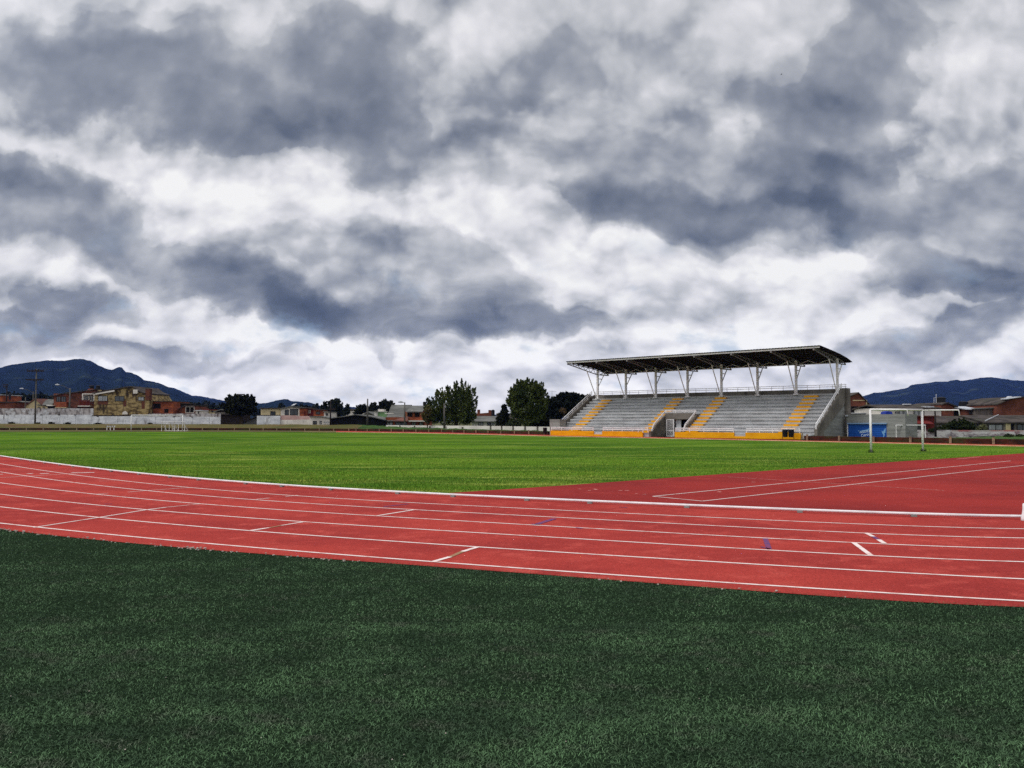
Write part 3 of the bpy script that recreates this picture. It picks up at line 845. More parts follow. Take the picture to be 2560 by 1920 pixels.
# roof frame
ROOF = [(1.45, 8.95), (3.2, 8.80), (5.0, 8.64), (6.8, 8.45), (8.5, 8.21), (9.6, 7.99), (10.2, 7.84)]
rz = lambda t: float(np.interp(t, [p[0] for p in ROOF], [p[1] for p in ROOF]))
BOT = [(1.7, 8.62), (5.36, 8.0), (7.6, 7.62), (10.1, 7.62)]
bz = lambda t: float(np.interp(t, [p[0] for p in BOT], [p[1] for p in BOT]))
COLS = [.12 + 4.28 * i for i in range(8)]
TC = 7.7
M_truss = mat('shaded_white_steel', lin(134, 130, 130), lin(114, 110, 110), (2, 2, 2), .4, .7, .5)  # white truss paint, greyed so the shade under the roof is in its colour
for s_ in COLS:
    MB().box((s_ - .105, TC - .105, 4.5), (s_ + .105, TC + .105, bz(TC) + .5), F).box((s_ - .24, TC - .24, 4.5), (s_ + .24, TC + .24, 4.62), F).build('column', M_steel, gs)
    mm = MB().tube([(s_, 7.42, 4.6), (s_, 5.4, 8.02)], .055, 6, F); mm.build('front_strut', M_steel, gs)
    mm = MB().tube([(s_, TC + .12, 6.1), (s_, 9.05, 7.62)], .055, 6, F).tube([(s_, TC + .12, 7.1), (s_, 8.6, 7.1)], .05, 6, F); mm.build('rear_strut', M_steel, gs)
    tr = MB().tube([(s_, t, rz(t) - .16) for t in (1.7, 3.2, 5, 6.8, 8.5, 9.6, 10.15)], .055, 6, F).tube([(s_, t, z) for t, z in BOT], .06, 6, F)
    ts = [1.9 + (10.0 - 1.9) * i / 15 for i in range(16)]
    for i in range(15):
        a, b_ = ts[i], ts[i + 1]
        tr.tube([(s_, a, rz(a) - .16 if i % 2 else bz(a)), (s_, b_, bz(b_) if i % 2 else rz(b_) - .16)], .032, 5, F)
    tr.box((s_ - .08, 1.5, 8.56), (s_ + .08, 1.8, 8.78), F)
    tr.build('roof_truss', M_truss, gs)
for i in range(9):
    t = 1.62 + i * 1.04
    MB().box((-.42, t - .05, rz(t) - (.17 if i == 0 else .115)), (SL - .78, t + .05, rz(t) - .016), F).build('purlin', M_steel if i == 0 else M_purlin, gs)
# light lattice girders between the trusses
tr = MB()
for k in range(7):
    for q in range(4):
        a = COLS[k] + 4.28 * q / 4; b_ = COLS[k] + 4.28 * (q + 1) / 4
        zt_, zb_ = rz(8.3) - .14, 7.72
        tr.tube([(a, 8.3, zt_ if q % 2 else zb_), (b_, 8.3, zb_ if q % 2 else zt_)], .03, 5, F)
tr.tube([(COLS[0], 8.3, 7.72), (COLS[-1], 8.3, 7.72)], .035, 5, F); tr.build('lattice_girder', M_steel, gs)
m = MB(); top = []; bot = []
nc = 190
for (t, z) in ROOF:
    top.append([(-.55 + (SL - .15) * k / nc, t, z + .012 * (1 if k % 2 else -1) + .05) for k in range(nc + 1)])
for (t, z) in ROOF:
    bot.append([(-.55 + (SL - .15) * k / nc, t, z + .012 * (1 if k % 2 else -1)) for k in range(nc + 1)])
for rowset in (top, bot):
    for j in range(len(ROOF) - 1): m.strip([F(*p) for p in rowset[j]], [F(*p) for p in rowset[j + 1]])
for j in (0, -1): m.strip([F(*p) for p in top[j]], [F(*p) for p in bot[j]])
for e in (0, -1): m.strip([F(*r_[e]) for r_ in top], [F(*r_[e]) for r_ in bot])
m.build('roof', M_roofd, gs)


def bins(px, t, label, two=True):
    s_ = s_at(px, t); c = F(s_, t, 0)
    o = thing('litter_bin', label, 'bin', c)
    ds = (-.27, .27) if two else (0,)
    for d in ds:
        q = F(s_ + d, t, .22)
        MB().lathe(q, [(.2, 0), (.22, .05), (.245, .62), (.26, .64), (.26, .68), (.22, .69), (.21, .6)], 14).build('drum', M_black, o, smooth=True)
    w = .55 if two else .28
    mm = MB()
    for d in (-w, w):
        mm.tube([(s_ + d, t, 0), (s_ + d, t, .95)], .025, 6, F)
    mm.tube([(s_ - w, t, .93), (s_ + w, t, .93)], .02, 6, F); mm.build('frame', M_black, o)


bins(1969, -.9, 'pair of black drum bins on a frame in front of the yellow wall')
bins(1362.5, -.3, 'single black drum bin at the left end of the grandstand', False)
s_ = s_at(2005, -.3); q = F(s_, -.3, 0)
tag(MB().tube([q, (q[0], q[1], .62)], .05, 8).build('marker_post', M_post, loc=q), 'short pale post at the right end of the yellow wall', 'post')

# ---- kiosk with the blue shutter
KO = P(2117, 1090, 80.0); KO = (KO[0], KO[1])
KF = lambda s, t, z: (KO[0] - D_[0] * s + N_[0] * t, KO[1] - D_[1] * s + N_[1] * t, z)
def ks(px):
    u = (px - CX) / FPX
    return (u * KO[1] - KO[0]) / (-D_[0] + u * D_[1])
def kz(px, py): return P(px, py, KO[1] - D_[1] * ks(px))[2]
kk = thing('kiosk', 'grey block kiosk with a blue roller shutter bearing white lettering', 'kiosk', KF(2.5, 2, 0))
w_ = ks(2262); a, b_ = ks(2119), ks(2215)
ztop = kz(2117, 1036); sz = kz(2119, 1059.5)
MB().box((0, 0, sz), (w_, .2, ztop), KF).box((b_, 0, 0), (w_, .2, sz), KF).box((w_ - .2, .2, 0), (w_, 4, ztop), KF).box((0, .2, 0), (.2, 4, ztop), KF).box((.2, 3.8, 0), (w_ - .2, 4, ztop), KF).box((.2, .2, ztop - .15), (w_ - .2, 3.8, ztop - .02), KF).build('wall', M_block, kk)
mm = MB(); n_ = 14
for i in range(n_):
    z0_ = .0 + sz * i / n_; mm.box((a, .03 if i % 2 else .045, z0_), (b_, .12, z0_ + sz / n_), KF)
sh = mm.build('shutter', M_blueshut, kk)
MB().box((a - .05, -.18, sz - .02), (b_ + .06, -.003, sz + .1), KF).build('awning', M_lightblue, kk)
MB().box((a - .1, -.05, 0), (a, .0, 1.45), KF).build('pipe', M_steel, kk)
MB().box((a - .14, -.35, kz(2114, 1041)), (a + .06, -.1, kz(2114, 1037.5)), KF).build('flood_lamp', M_galv, kk)


def text_part(body, name, s0, z0, size, ang, mt, parent, shear=.2):
    cu = bpy.data.curves.new(name, 'FONT'); cu.body = body; cu.size = size; cu.extrude = .004; cu.shear = shear; cu.offset = .006
    tmp = bpy.data.objects.new(name, cu)
    COL.objects.link(tmp)
    dg = bpy.context.evaluated_depsgraph_get(); me = bpy.data.meshes.new_from_object(tmp.evaluated_get(dg))
    bpy.data.objects.remove(tmp)
    ca, sa = math.cos(ang), math.sin(ang); L = ORG[parent.name]
    for v in me.vertices:
        x, y, z = v.co
        p = KF(s0 + x * ca - y * sa, .022 - z, z0 + x * sa + y * ca)
        v.co = (p[0] - L[0], p[1] - L[1], p[2] - L[2])
    me.materials.clear(); me.materials.append(mt)
    o = bpy.data.objects.new(name, me); COL.objects.link(o); o.parent = parent; ORG[o.name] = L
    return o


text_part('AGUILA', 'lettering', ks(2147), kz(2147, 1083.5), .31, R(9), M_sign, sh)
text_part('Cero', 'lettering', ks(2150.5), kz(2150, 1092.5), .36, R(14), M_sign, sh)
def kpoly(pts, mt, name):
    MB().prism([(ks(x), .02, kz(x, y)) for x, y in pts], (0, .008, 0), KF).build(name, mt, sh)
kpoly([(2143, 1074.5), (2146, 1077), (2149, 1078), (2147, 1079.5), (2144, 1077.5)], M_sign2, 'emblem')
kpoly([(2146, 1077.6), (2166, 1073.5), (2170, 1071), (2172, 1071), (2171, 1076), (2166, 1077.4), (2150, 1079.6)], M_sign2, 'emblem')
kpoly([(2202, 1077), (2206, 1079), (2211, 1071), (2213, 1071), (2212, 1080), (2209, 1084), (2210, 1088), (2207, 1093), (2205, 1092), (2207, 1088), (2204, 1083)], M_sign2, 'emblem')


# ================================================================ GOALS
def goal(name, label, base_l, base_r, H, arm, arm_drop, r, group=None, back=(.743, -.669), stub=0):
    t = thing(name, label, 'goal', ((base_l[0] + base_r[0]) / 2, (base_l[1] + base_r[1]) / 2, 0), group)
    for b in (base_l, base_r):
        MB().tube([(b[0], b[1], 0), (b[0], b[1], H)], r, 10).build('post', M_goal, t, smooth=True)
    MB().tube([(base_l[0], base_l[1], H), (base_r[0], base_r[1], H)], r, 10).build('crossbar', M_goal, t, smooth=True)
    for b in (base_l, base_r):
        if arm:
            e = (b[0] + back[0] * arm, b[1] + back[1] * arm)
            MB().tube([(b[0] + back[0] * r, b[1] + back[1] * r, H - .02), (e[0], e[1], H - .02), (e[0] + back[0] * .04, e[1] + back[1] * .04, H - arm_drop)], r * .62, 8).build('net_arm', M_goal, t, smooth=True)
    return t


M_goal = mat('goal_paint', lin(226, 224, 222), lin(204, 200, 194), (1.5, 1.5, 3), .45, .75, .55, c3=lin(170, 160, 150), scale3=(3, 3, 1.2), lo3=.68, hi3=.85)
gl = G(2178, 1131.6); gr_ = G(2307.5, 1128.6)
H_ = P(2178, 1018.4, gl[1])[2]; Hr = P(2307.5, 1029.8, gr_[1])[2]; H_ = (H_ + Hr) / 2
goal('football_goal', 'large white goal frame without net at the right end of the pitch', gl, gr_, H_, 1.9, .35, .06)
fl = G(327.5, 1079); fr_ = G(456, 1078.6)
goal('football_goal', 'white goal frame without net at the far left end of the pitch', fl, fr_, P(327.5, 1038, fl[1])[2], 0, 0, .07)
for b, lab in ((gl, 'dark grass tuft round the left post of the near goal'), (gr_, 'dark grass tuft round the right post of the near goal')):
    n = 110
    ang = rng.uniform(0, 2 * np.pi, n); rr = np.abs(rng.normal(0, .07, n))
    o = blades('grass_tuft', np.stack([b[0] + np.cos(ang) * rr * 1.8, b[1] + np.sin(ang) * rr], 1), .2, .016, mat('tuft_leaf', lin(36, 50, 22), lin(50, 64, 28), (4, 4, 4), .4, .6, .9), .45)
    tag(o, lab, 'grass tuft'); o['kind'] = 'thing'


def small_goal(label, x0, x1, ytop, ybase, Y, lean, group):
    a, b = P(x0, ybase, Y), P(x1, ybase, Y); zt_ = P(x0, ytop, Y)[2]; zb_ = a[2]
    t = thing('small_goal', label, 'goal', ((a[0] + b[0]) / 2, Y, zb_), group)
    MB().tube([(a[0], Y, zb_), (a[0], Y, zt_), (b[0], Y, zt_), (b[0], Y, zb_)], .05, 8).build('front_frame', M_goal, t)
    for p in (a, b):
        MB().tube([(p[0], Y + .06, zt_ - .02), (p[0] + lean, Y + 1.1, zb_ + .02)], .045, 8).build('back_leg', M_goal, t)
    MB().tube([(a[0] + lean, Y + 1.12, zb_ + .05), (b[0] + lean, Y + 1.12, zb_ + .05)], .04, 6).build('ground_bar', M_goal, t)
    return t


yy = G(430, 1078.6)[1]
for i, (x0, x1, dy, ln) in enumerate([(404, 432, 3.2, .45), (413, 446, 2.2, -.5), (423, 456, 1.1, .5), (436, 461, 0, -.35)]):
    small_goal(['leftmost small white goal of the row by the far goal', 'second small white goal from the left by the far goal', 'third small white goal from the left by the far goal', 'rightmost small white goal of the row by the far goal'][i],
               x0, x1, 1054, 1078.2, yy + dy, ln, 'small goals stacked by the far goal')
small_goal('small white training goal leaning beside the kiosk on the right', 2241, 2314, 1063, 1098, 76.5, .55, None)
# hurdle
hY = G(276, 1076)[1]
o = thing('hurdle', 'low white hurdle with a striped top board on the far left verge', 'hurdle', P(276, 1076, hY))
for x in (267, 275.5, 284.5): MB().box(P(x - .9, 1077, hY), (P(x + .9, 1066, hY)[0], hY + .1, P(x, 1066, hY)[2])).build('leg', M_goal, o)
m = MB(); m2 = MB()
for i in range(10):
    a = P(264.5 + i * 2.3, 1067.3, hY - .05); b = P(264.5 + (i + 1) * 2.3, 1064.3, hY - .05)
    (m if i % 2 else m2).box(a, (b[0], hY, b[2]))
bd = m.build('top_board', M_goal, o); m2.build('stripes', M_wood, bd)


# ================================================================ HOUSES
def fpoly(pts, Y): return [P(x, y, Y) for x, y in pts]


def window(parent, x0, x1, y0, y1, Y, pane=None, frame=None, bars=1):
    a = P(x0, y1, Y); b = P(x1, y0, Y); wv = b[0] - a[0]
    e = min(.09, wv * .12); m = MB()
    m.box((a[0], Y - .07, a[2]), (a[0] + e, Y - .004, b[2])).box((b[0] - e, Y - .07, a[2]), (b[0], Y - .004, b[2]))
    m.box((a[0] + e, Y - .07, b[2] - e), (b[0] - e, Y - .004, b[2])).box((a[0] + e, Y - .07, a[2]), (b[0] - e, Y - .004, a[2] + e))
    for k in range(bars):
        c = a[0] + (b[0] - a[0]) * (k + 1) / (bars + 1); m.box((c - .03, Y - .065, a[2] + e), (c + .03, Y - .006, b[2] - e))
    f = m.build('window', frame or M_wood, parent)
    MB().box((a[0] + e * .9, Y - .03, a[2] + e * .9), (b[0] - e * .9, Y - .003, b[2] - e * .9)).build('pane', pane or M_glass, f)
    return f


def house(name, label, Y, poly, wall, depth=8.0, roofline=None, roof=None, th=.16, over=.35, windows=(), cat='house', group=None, ridge=None, doors=()):
    """poly: outline of the front wall; roofline: edge the roof follows, run back over the depth; ridge: (x0, x1, eave y, ridge y, run, mat) slope facing us"""
    xs_ = [p[0] for p in poly]; c = P(sum(xs_) / len(xs_), max(p[1] for p in poly), Y)
    t = thing(name, label, cat, (c[0], Y + depth / 2, max(0, c[2])), group)
    MB().prism(fpoly(poly, Y), (0, depth, 0)).build('wall', wall, t)
    if roofline:
        L = fpoly(roofline, Y); m = MB()
        for a, b in zip(L[:-1], L[1:]):
            q = [(a[0], Y - over, a[2] + .004), (b[0], Y - over, b[2] + .004), (b[0], Y - over, b[2] + th), (a[0], Y - over, a[2] + th)]
            m.prism(q, (0, depth + over * 2, 0))
        m.build('roof', roof, t)
    if ridge:
        for (x0, x1, ye, yr, run, rm) in ridge:
            a = P(x0, ye, Y - over); b = P(x1, ye, Y - over); zr = P((x0 + x1) / 2, yr, Y + run)[2]
            k = (Y + run) / Y
            pr = [(a[0], Y - over, a[2]), (a[0], Y + run, zr), (a[0], Y + 2 * run + over, a[2]), (a[0], Y + 2 * run + over, a[2] - .14), (a[0], Y + run, zr - .18), (a[0], Y - over, a[2] - .14)]
            MB().prism(pr, (b[0] - a[0], 0, 0)).build('roof', rm, t)
    for wd in windows:
        x0, x1, y0, y1 = wd[:4]; window(t, x0, x1, y0, y1, Y, *(wd[4:]))
    for (x0, x1, y0, y1, dm) in doors:
        a = P(x0, y1, Y); b = P(x1, y0, Y)
        MB().box((a[0], Y - .05, a[2]), (b[0], Y - .003, b[2])).build('door', dm, t)
    return t


def tank(label, x0, x1, y0, y1, Y, mt=None, stand=None, group='rooftop water tanks'):
    a = P(x0, y1, Y); b = P(x1, y0, Y); r_ = (b[0] - a[0]) / 2; h = b[2] - a[2]; c = (a[0] + r_, Y, a[2])
    t = thing('water_tank', label, 'water tank', c, group)
    MB().lathe(c, [(r_ * .88, 0), (r_ * .93, h * .3), (r_ * .97, h * .75), (r_, h * .8), (r_, h * .86), (r_ * .9, h * .88)], 16).build('body', mt or M_black, t, smooth=False)
    MB().lathe((c[0], c[1], c[2] + h * .882), [(r_ * .85, 0), (r_ * .6, h * .08), (r_ * .2, h * .12)], 12).build('lid', mt or M_black, t)
    if stand:
        z2 = P(x0, stand[0], Y)[2]
        MB().box((c[0] - r_ * 1.1, Y - r_, z2), (c[0] + r_ * 1.1, Y + r_, c[2] - .004)).build('stand', stand[1], t)
    return t


def rect(x0, x1, y0, y1): return [(x0, y1), (x1, y1), (x1, y0), (x0, y0)]


# --- long white walls on the left
def wwall(label, x0, x1, ytop, ybot, Y0, Y1, wallm=M_wwall, capm=M_wcap, capf=.3, stains=True, pil=None):
    a0, a1 = P(x0, ybot, Y0), P(x1, ybot, Y1); t0, t1 = P(x0, ytop, Y0)[2], P(x1, ytop, Y1)[2]
    t = thing('boundary_wall', label, 'wall', a0)
    d = Vector((a1[0] - a0[0], a1[1] - a0[1], 0)); L = d.length; d.normalize(); n = Vector((-d.y, d.x, 0))
    fr = lambda s, q, z: (a0[0] + d.x * s + n.x * q, a0[1] + d.y * s + n.y * q, z)
    zb0, zb1 = a0[2] - .5, a1[2] - .5; c0, c1 = t0 - (t0 - a0[2]) * capf, t1 - (t1 - a1[2]) * capf
    MB().prism([(0, 0, zb0), (L, 0, zb1), (L, 0, c1), (0, 0, c0)], (0, .2, 0), fr).build('panel', wallm, t)
    if capf: MB().prism([(0, .004, c0 + .002), (L, .004, c1 + .002), (L, .004, t1), (0, .004, t0)], (0, .2, 0), fr).build('upper_course', capm, t)
    k = 0; s = 1.2
    while s < L:
        z0_ = a0[2] + (a1[2] - a0[2]) * s / L; zt_ = c0 + (c1 - c0) * s / L
        p = MB().box((s - .14, -.05, z0_ - .4), (s + .14, -.003, zt_ - .1), fr).build('pilaster', pil or wallm, t)
        if stains and random.random() < .6:
            MB().box((s - .2, -.07, zt_ - .1), (s + .2, -.004, zt_ + .06), fr).build('capstone', M_wstain, t)
        s += 3.6 * random.uniform(.9, 1.1)
    return t


wwall('tall stained white wall at the far left, behind the utility pole', -200, 232, 1021, 1059, 164, 162, capf=.42)
wwall('lower white block wall under the mossy brick house', 229, 372, 1038, 1060, 161.6, 161.6, capf=.12, capm=M_wstain)
wwall('white block wall between the mossy house and the dark tree', 372, 551, 1034, 1061, 161.2, 160.6, capf=.3)
wwall('grey whitewashed block wall right of the dark round tree', 642, 700, 1037.5, 1062, 153, 153, capf=.08, capm=M_wstain, stains=False)
wwall('pink over white wall left of the white bungalow', 700, 740, 1038.5, 1061, 153.3, 153.3, wallm=M_offwhite, capm=M_pink, capf=.5, stains=False)
wwall('salmon over white wall touching the white bungalow', 740, 775, 1040, 1061, 153.1, 153.1, wallm=M_offwhite, capm=M_pink, capf=.42, stains=False)
# rubble at the foot of the walls
for i, (x, y, w_, Y) in enumerate([(128, 1058, 9, 161), (170, 1059, 9, 161), (246, 1060, 14, 160.8), (374, 1060, 5, 160.6), (30, 1058, 10, 161.5), (95, 1059, 5, 161)]):
    c = P(x, y + 1, Y); n = 160; ang = rng.uniform(0, 6.28, n); rr = np.abs(rng.normal(0, 1, n)) * w_ * Y / FPX * .5
    o = blades('weed_clump', np.stack([c[0] + np.cos(ang) * rr, c[1] + np.sin(ang) * .3], 1), .45, .09, L_dark, .8, z0=c[2] - .05)
    tag(o, 'dark weeds at the foot of the white wall, ' + ['left of the pale panel', 'right of the pale panel', 'below the mossy house left side', 'below the mossy house right side', 'at the far left', 'beside the utility pole'][i], 'weeds'); o['kind'] = 'thing'

# --- left houses
house('brick_house', 'low red brick building at the far left edge above the wall', 176, rect(-70, 36, 1007, 1050), M_redbrick, 9, [(-72, 1007), (38, 1006)], M_tile, windows=[(-30, -10, 1011, 1020)])
house('brick_house', 'small orange upper storey at the far left edge behind the low brick building', 205, rect(-40, 6, 989, 1040), M_orange, 8, [(-42, 989), (7, 988)], M_galv, windows=[(-20, -8, 996, 1006)])
tank('black tank beside the far left utility pole', 21.5, 27.5, 983, 999, 195)
house('shed_house', 'grey roofed house between the far left brick building and the white gable', 190, rect(34, 66, 1012, 1050), M_tile, 9, [(33, 1008), (50, 1004), (68, 1010)], M_fibre, windows=[(52, 60, 1013, 1018)])
house('cottage', 'cream gabled cottage behind the tall utility pole', 178, [(63, 1050), (120, 1050), (120, 1018), (109, 1015), (89, 998), (63, 1016)], M_cream, 8, [(61, 1018), (89, 998), (110, 1016)], M_browntile, windows=[(94, 101, 1018, 1023, M_curtain), (107, 113, 1018, 1023, M_curtain)], ridge=[(92, 126, 1012, 998, 4, M_fibre)])
house('shed_house', 'small dark lean-to with a white frame right of the cream cottage', 176, [(119, 1050), (133, 1050), (133, 1014), (119, 1014)], M_dark, 6, [(118.5, 1015), (133.5, 1015)], M_offwhite, th=.28, doors=[(121, 131, 1018, 1030, M_dark)])
t = house('brick_house', 'orange balconied house with dark upper windows', 177, rect(134, 172, 984, 1050), M_redbrick, 9, [(126, 992), (172, 982)], M_tile, windows=[(141, 152, 991, 1005), (153, 165, 991, 1005)])
a = P(139, 1018, 176); b = P(166, 1005, 176)
MB().box((a[0], 176, a[2]), (b[0], 176.99, b[2])).build('balcony', M_orange, t); MB().box((a[0] - .1, 175.9, a[2] - .12), (b[0] + .1, 176.98, a[2] - .004)).build('balcony_slab', M_cream, t)
t = house('brick_house', 'brown brick house with a white balcony frame, left of the mossy gable', 176.5, [(172, 1050), (238, 1050), (238, 975), (172, 984)], M_oldbrick, 9.5, [(165, 985), (240, 974)], M_tile, windows=[(209, 222, 989, 1003, M_glass, M_offwhite), (223, 236, 989, 1003, M_glass, M_offwhite)], doors=[(193, 203, 1017, 1030, M_dark)])
a = P(206, 1001, 175.8); b = P(237, 986, 175.8)
m = MB()
for x in (a[0], b[0] - .16): m.box((x, 175.6, a[2]), (x + .16, 175.8, b[2]))
m.box((a[0], 175.6, b[2] + .002), (b[0], 176.48, b[2] + .2)); m.build('balcony_frame', M_offwhite, t)
a = P(198, 1014, 175.5); b = P(224, 1001, 175.5); m = MB()
for k in range(22):
    x = a[0] + (b[0] - a[0]) * k / 21; m.box((x - .03, 175.5, a[2]), (x + .03, 175.55, b[2]))
m.box((a[0], 175.49, b[2] + .002), (b[0], 175.57, b[2] + .08)); m.build('balcony_rail', M_darkred, t)
MB().box((a[0] - .3, 175.4, a[2] - .2), (b[0] + .1, 176.48, a[2] - .004)).build('balcony_slab', M_offwhite, t)
t = house('gable_house', 'large mossy yellow brick gable house rising over the white wall', 172, [(233, 1048), (373, 1048), (373, 1002), (362, 985), (346, 980), (333, 968.5), (316, 969.5), (290, 974), (237, 984)], M_mossy, 12,
          [(231, 984.5), (290, 974), (316, 969), (333, 968), (347, 979), (364, 985)], M_tile, th=.22,
          windows=[(245, 269, 989, 1003, M_curtain), (287, 311, 990, 1003), (345, 361, 992, 1002, M_curtain)])
a = P(333, 984, 171.6); b = P(344, 974, 171.6); MB().box((a[0], 171.5, a[2]), (b[0], 171.98, b[2])).build('white_box', M_offwhite, t)
a = P(363, 1000, 171.8); b = P(374, 972, 171.8); MB().box((a[0], 171.8, a[2]), (b[0], 173, b[2])).build('chimney', M_oldbrick, t)
a = P(238, 983.5, 171.5); b = P(286, 975, 171.5); MB().prism([a, b, (b[0], b[1], b[2] - .3), (a[0], a[1], a[2] - .3)], (0, .12, 0)).build('bargeboard', M_offwhite, t)
for (x0, x1, y0, y1) in [(244, 270, 1003.5, 1011), (308, 316, 1002, 1016), (354, 362, 1003, 1022)]:
    a = P(x0, y1, 171.98); b = P(x1, y0, 171.98); MB().box((a[0], 171.975, a[2]), (b[0], 171.996, b[2])).build('damp_patch', M_oldbrick, t)
a = P(305, 1036, 171.9); b = P(319, 1027, 171.9)
MB().prism([(a[0], 171.97, a[2]), (b[0], 171.97, a[2]), (b[0] - .1, 171.97, b[2] - .3), ((a[0] + b[0]) / 2, 171.97, b[2]), (a[0] + .1, 171.97, b[2] - .3)], (0, .02, 0)).build('plaster_patch', M_offwhite, t)
tank('left of two black tanks on brick stands above the brown house', 223.5, 235, 962.5, 972, 178, stand=(978, M_orange))
tank('right of two black tanks on brick stands above the brown house', 240, 251, 963, 975, 178, stand=(978, M_cream))
house('brick_house', 'square orange brick house with two black windows right of the mossy gable', 174, rect(378, 432, 1004, 1048), M_orange, 9, [(377, 1004), (433, 1004)], M_tile, th=.12, windows=[(384, 402, 1008.5, 1021, M_dark), (411, 421, 1022, 1032, M_dark)])
house('shed_house', 'dark low shed right of the square orange house', 178, rect(433, 452, 1008, 1048), M_dark, 8, [(432, 1008), (453, 1009)], M_tile, windows=[(438, 446, 1014, 1022)])
house('brick_house', 'small brick gable with a white framed dark doorway', 176, [(448, 1048), (487, 1048), (487, 1016), (463, 1015), (448, 1024)], M_redbrick, 7, [(447, 1024), (463, 1015), (488, 1015)], M_tile,
      windows=[(464, 486, 1016.5, 1032, M_dark, M_offwhite)])
tank('squat black tank left of the dark round tree', 509.5, 519.5, 1010.5, 1020, 185, stand=(1030, M_redbrick))
house('shed_house', 'long low cream building behind the white wall', 174, rect(510, 540, 1025, 1048), M_cream, 7, [(508, 1025), (541, 1026)], M_darkred, windows=[(528, 535, 1027, 1031)])
house('shed_house', 'low white outhouse in front of the long cream building', 171, rect(489, 509, 1027, 1048), M_offwhite, 5, [(488, 1027), (510, 1027)], M_galv, doors=[(495, 498, 1029, 1036, M_dark)])
house('shed_house', 'low grey roofed shed just left of the dark tree', 172, rect(538, 566, 1030, 1058), M_concd, 7, [(535, 1031), (552, 1025), (570, 1027)], M_fibre)
house('shed_house', 'dark wooden shed below the dark round tree', 163, rect(552, 606, 1036, 1061), M_wood, 5, [(550, 1037), (608, 1036)], M_tile, th=.2)
house('shed_house', 'grey barn with a sloping roof right of the dark tree trunk', 160, [(604, 1061), (642, 1061), (642, 1044), (620, 1052), (604, 1060)], M_fibre, 6, [(604, 1059), (642, 1043)], M_tile)
house('beige_house', 'flat roofed beige house with a dark double window', 168, rect(652, 702, 1021.5, 1048), M_cream, 9, [(650, 1021.5), (704, 1022)], M_tile, th=.2, windows=[(676, 689, 1028, 1038)])
t = house('grey_house', 'grey and white house with dark windows and a shiny roof panel', 167, [(702, 1048), (752, 1048), (752, 1020), (726, 1018), (702, 1023)], M_offwhite, 9, [(700, 1023), (727, 1017.5), (754, 1019.5)], M_fibre, windows=[(712, 722, 1024, 1038), (725, 745, 1022, 1038)])
a = P(727, 1018, 168); b = P(742, 1014, 170)
MB().prism([(a[0], 168, a[2] + .25), (b[0], 168, b[2] + .05), (b[0], 170, b[2] + .45), (a[0], 170, a[2] + .65)], (0, 0, .06)).build('roof_panel', M_galv, t)
house('brick_house', 'narrow orange brick house right of the grey house', 166.5, rect(749, 765, 1021, 1048), M_orange, 8, [(748, 1021), (766, 1020.5)], M_tile, doors=[(760, 764, 1028, 1040, M_darkred)])
house('brick_house', 'dark fronted brick house with three pale window strips', 168, rect(765, 786, 1021, 1048), M_darkred, 8, [(764, 1021), (787, 1022)], M_tile, windows=[(768, 777, 1025, 1033, M_dark, M_offwhite, 2)])
house('brick_house', 'orange brick house with a sloping roof left of the eucalyptus', 167.5, [(784, 1048), (811, 1048), (811, 1026), (784, 1024)], M_orange, 8, [(783, 1024), (812, 1026)], M_tile, windows=[(790, 800, 1029, 1036)])
house('white_house', 'small white house under the eucalyptus trees', 165, rect(810, 826, 1030, 1052), M_offwhite, 7, [(808, 1030), (828, 1031)], M_fibre, windows=[(814, 820, 1033, 1039)])
house('white_bungalow', 'white bungalow with three windows on the bank', 151.5, [(775, 1063), (827, 1063), (827, 1047), (800, 1042.5), (775, 1042.5)], M_offwhite, 7, [(774, 1042.5), (800, 1042), (828, 1047)], M_fibre, windows=[(782, 792, 1052.5, 1061), (799, 804.5, 1052.5, 1060, M_curtain), (808.5, 824, 1052.5, 1060, M_curtain, M_offwhite, 2)])
house('black_barn', 'long black sided barn with a low pitched grey roof', 148, [(827, 1066), (961, 1067), (961, 1051), (930, 1043), (889, 1038), (827, 1047.5)], mat('black_boarding', lin(20, 20, 22), lin(28, 28, 30), (2, 2, .4), .4, .6, 1.0), 12, [(825, 1047.5), (889, 1037.8), (930, 1043), (963, 1051)], M_fibre, th=.14, over=.5)
house('far_house', 'flat dark roofed house far behind the black barn', 230, rect(866, 908, 1027, 1045), M_offwhite, 9, [(862, 1026), (910, 1026)], M_tile, th=.5, windows=[(884, 896, 1030, 1036)])
house('shed_house', 'low grey roofed shed beside the pale pole', 176, [(905, 1055), (937, 1055), (937, 1038), (920, 1030), (905, 1041)], M_concd, 8, [(904, 1041), (920, 1030), (938, 1040)], M_fibre)
t = house('green_tower_house', 'pale green block with a white top storey', 168, rect(944, 960, 1030, 1056), M_greenp, 4, [(943.5, 1030), (960.5, 1030)], M_offwhite, th=.2)
a = P(944.5, 1029, 168.2); b = P(959.5, 1023, 168.2); MB().box((a[0], 168.3, a[2]), (b[0], 171, b[2])).build('top_storey', M_offwhite, t)
house('shed_house', 'white lean-to left of the green block', 167.5, rect(936, 943.6, 1029, 1056), M_offwhite, 4, [(935.5, 1029), (944, 1028.5)], M_fibre)
t = house('big_roof_house', 'orange house under a broad grey sheet roof behind the lamp post', 150, rect(964, 1062, 1043, 1070), M_orange, 14, ridge=[(962, 1016, 1052, 1012, 8, M_fibre), (1016, 1056, 1029, 1014, 6, M_fibre)],
          windows=[(966, 982, 1055, 1065, M_curtain), (988, 1018, 1055, 1064), (1029, 1040, 1055, 1065, M_curtain), (1048, 1058, 1055, 1065, M_curtain)])
MB().prism(fpoly([(1012, 1045), (1060, 1045), (1060, 1029), (1012, 1029)], 150.5), (0, 8, 0)).build('upper_storey', M_orange, t)
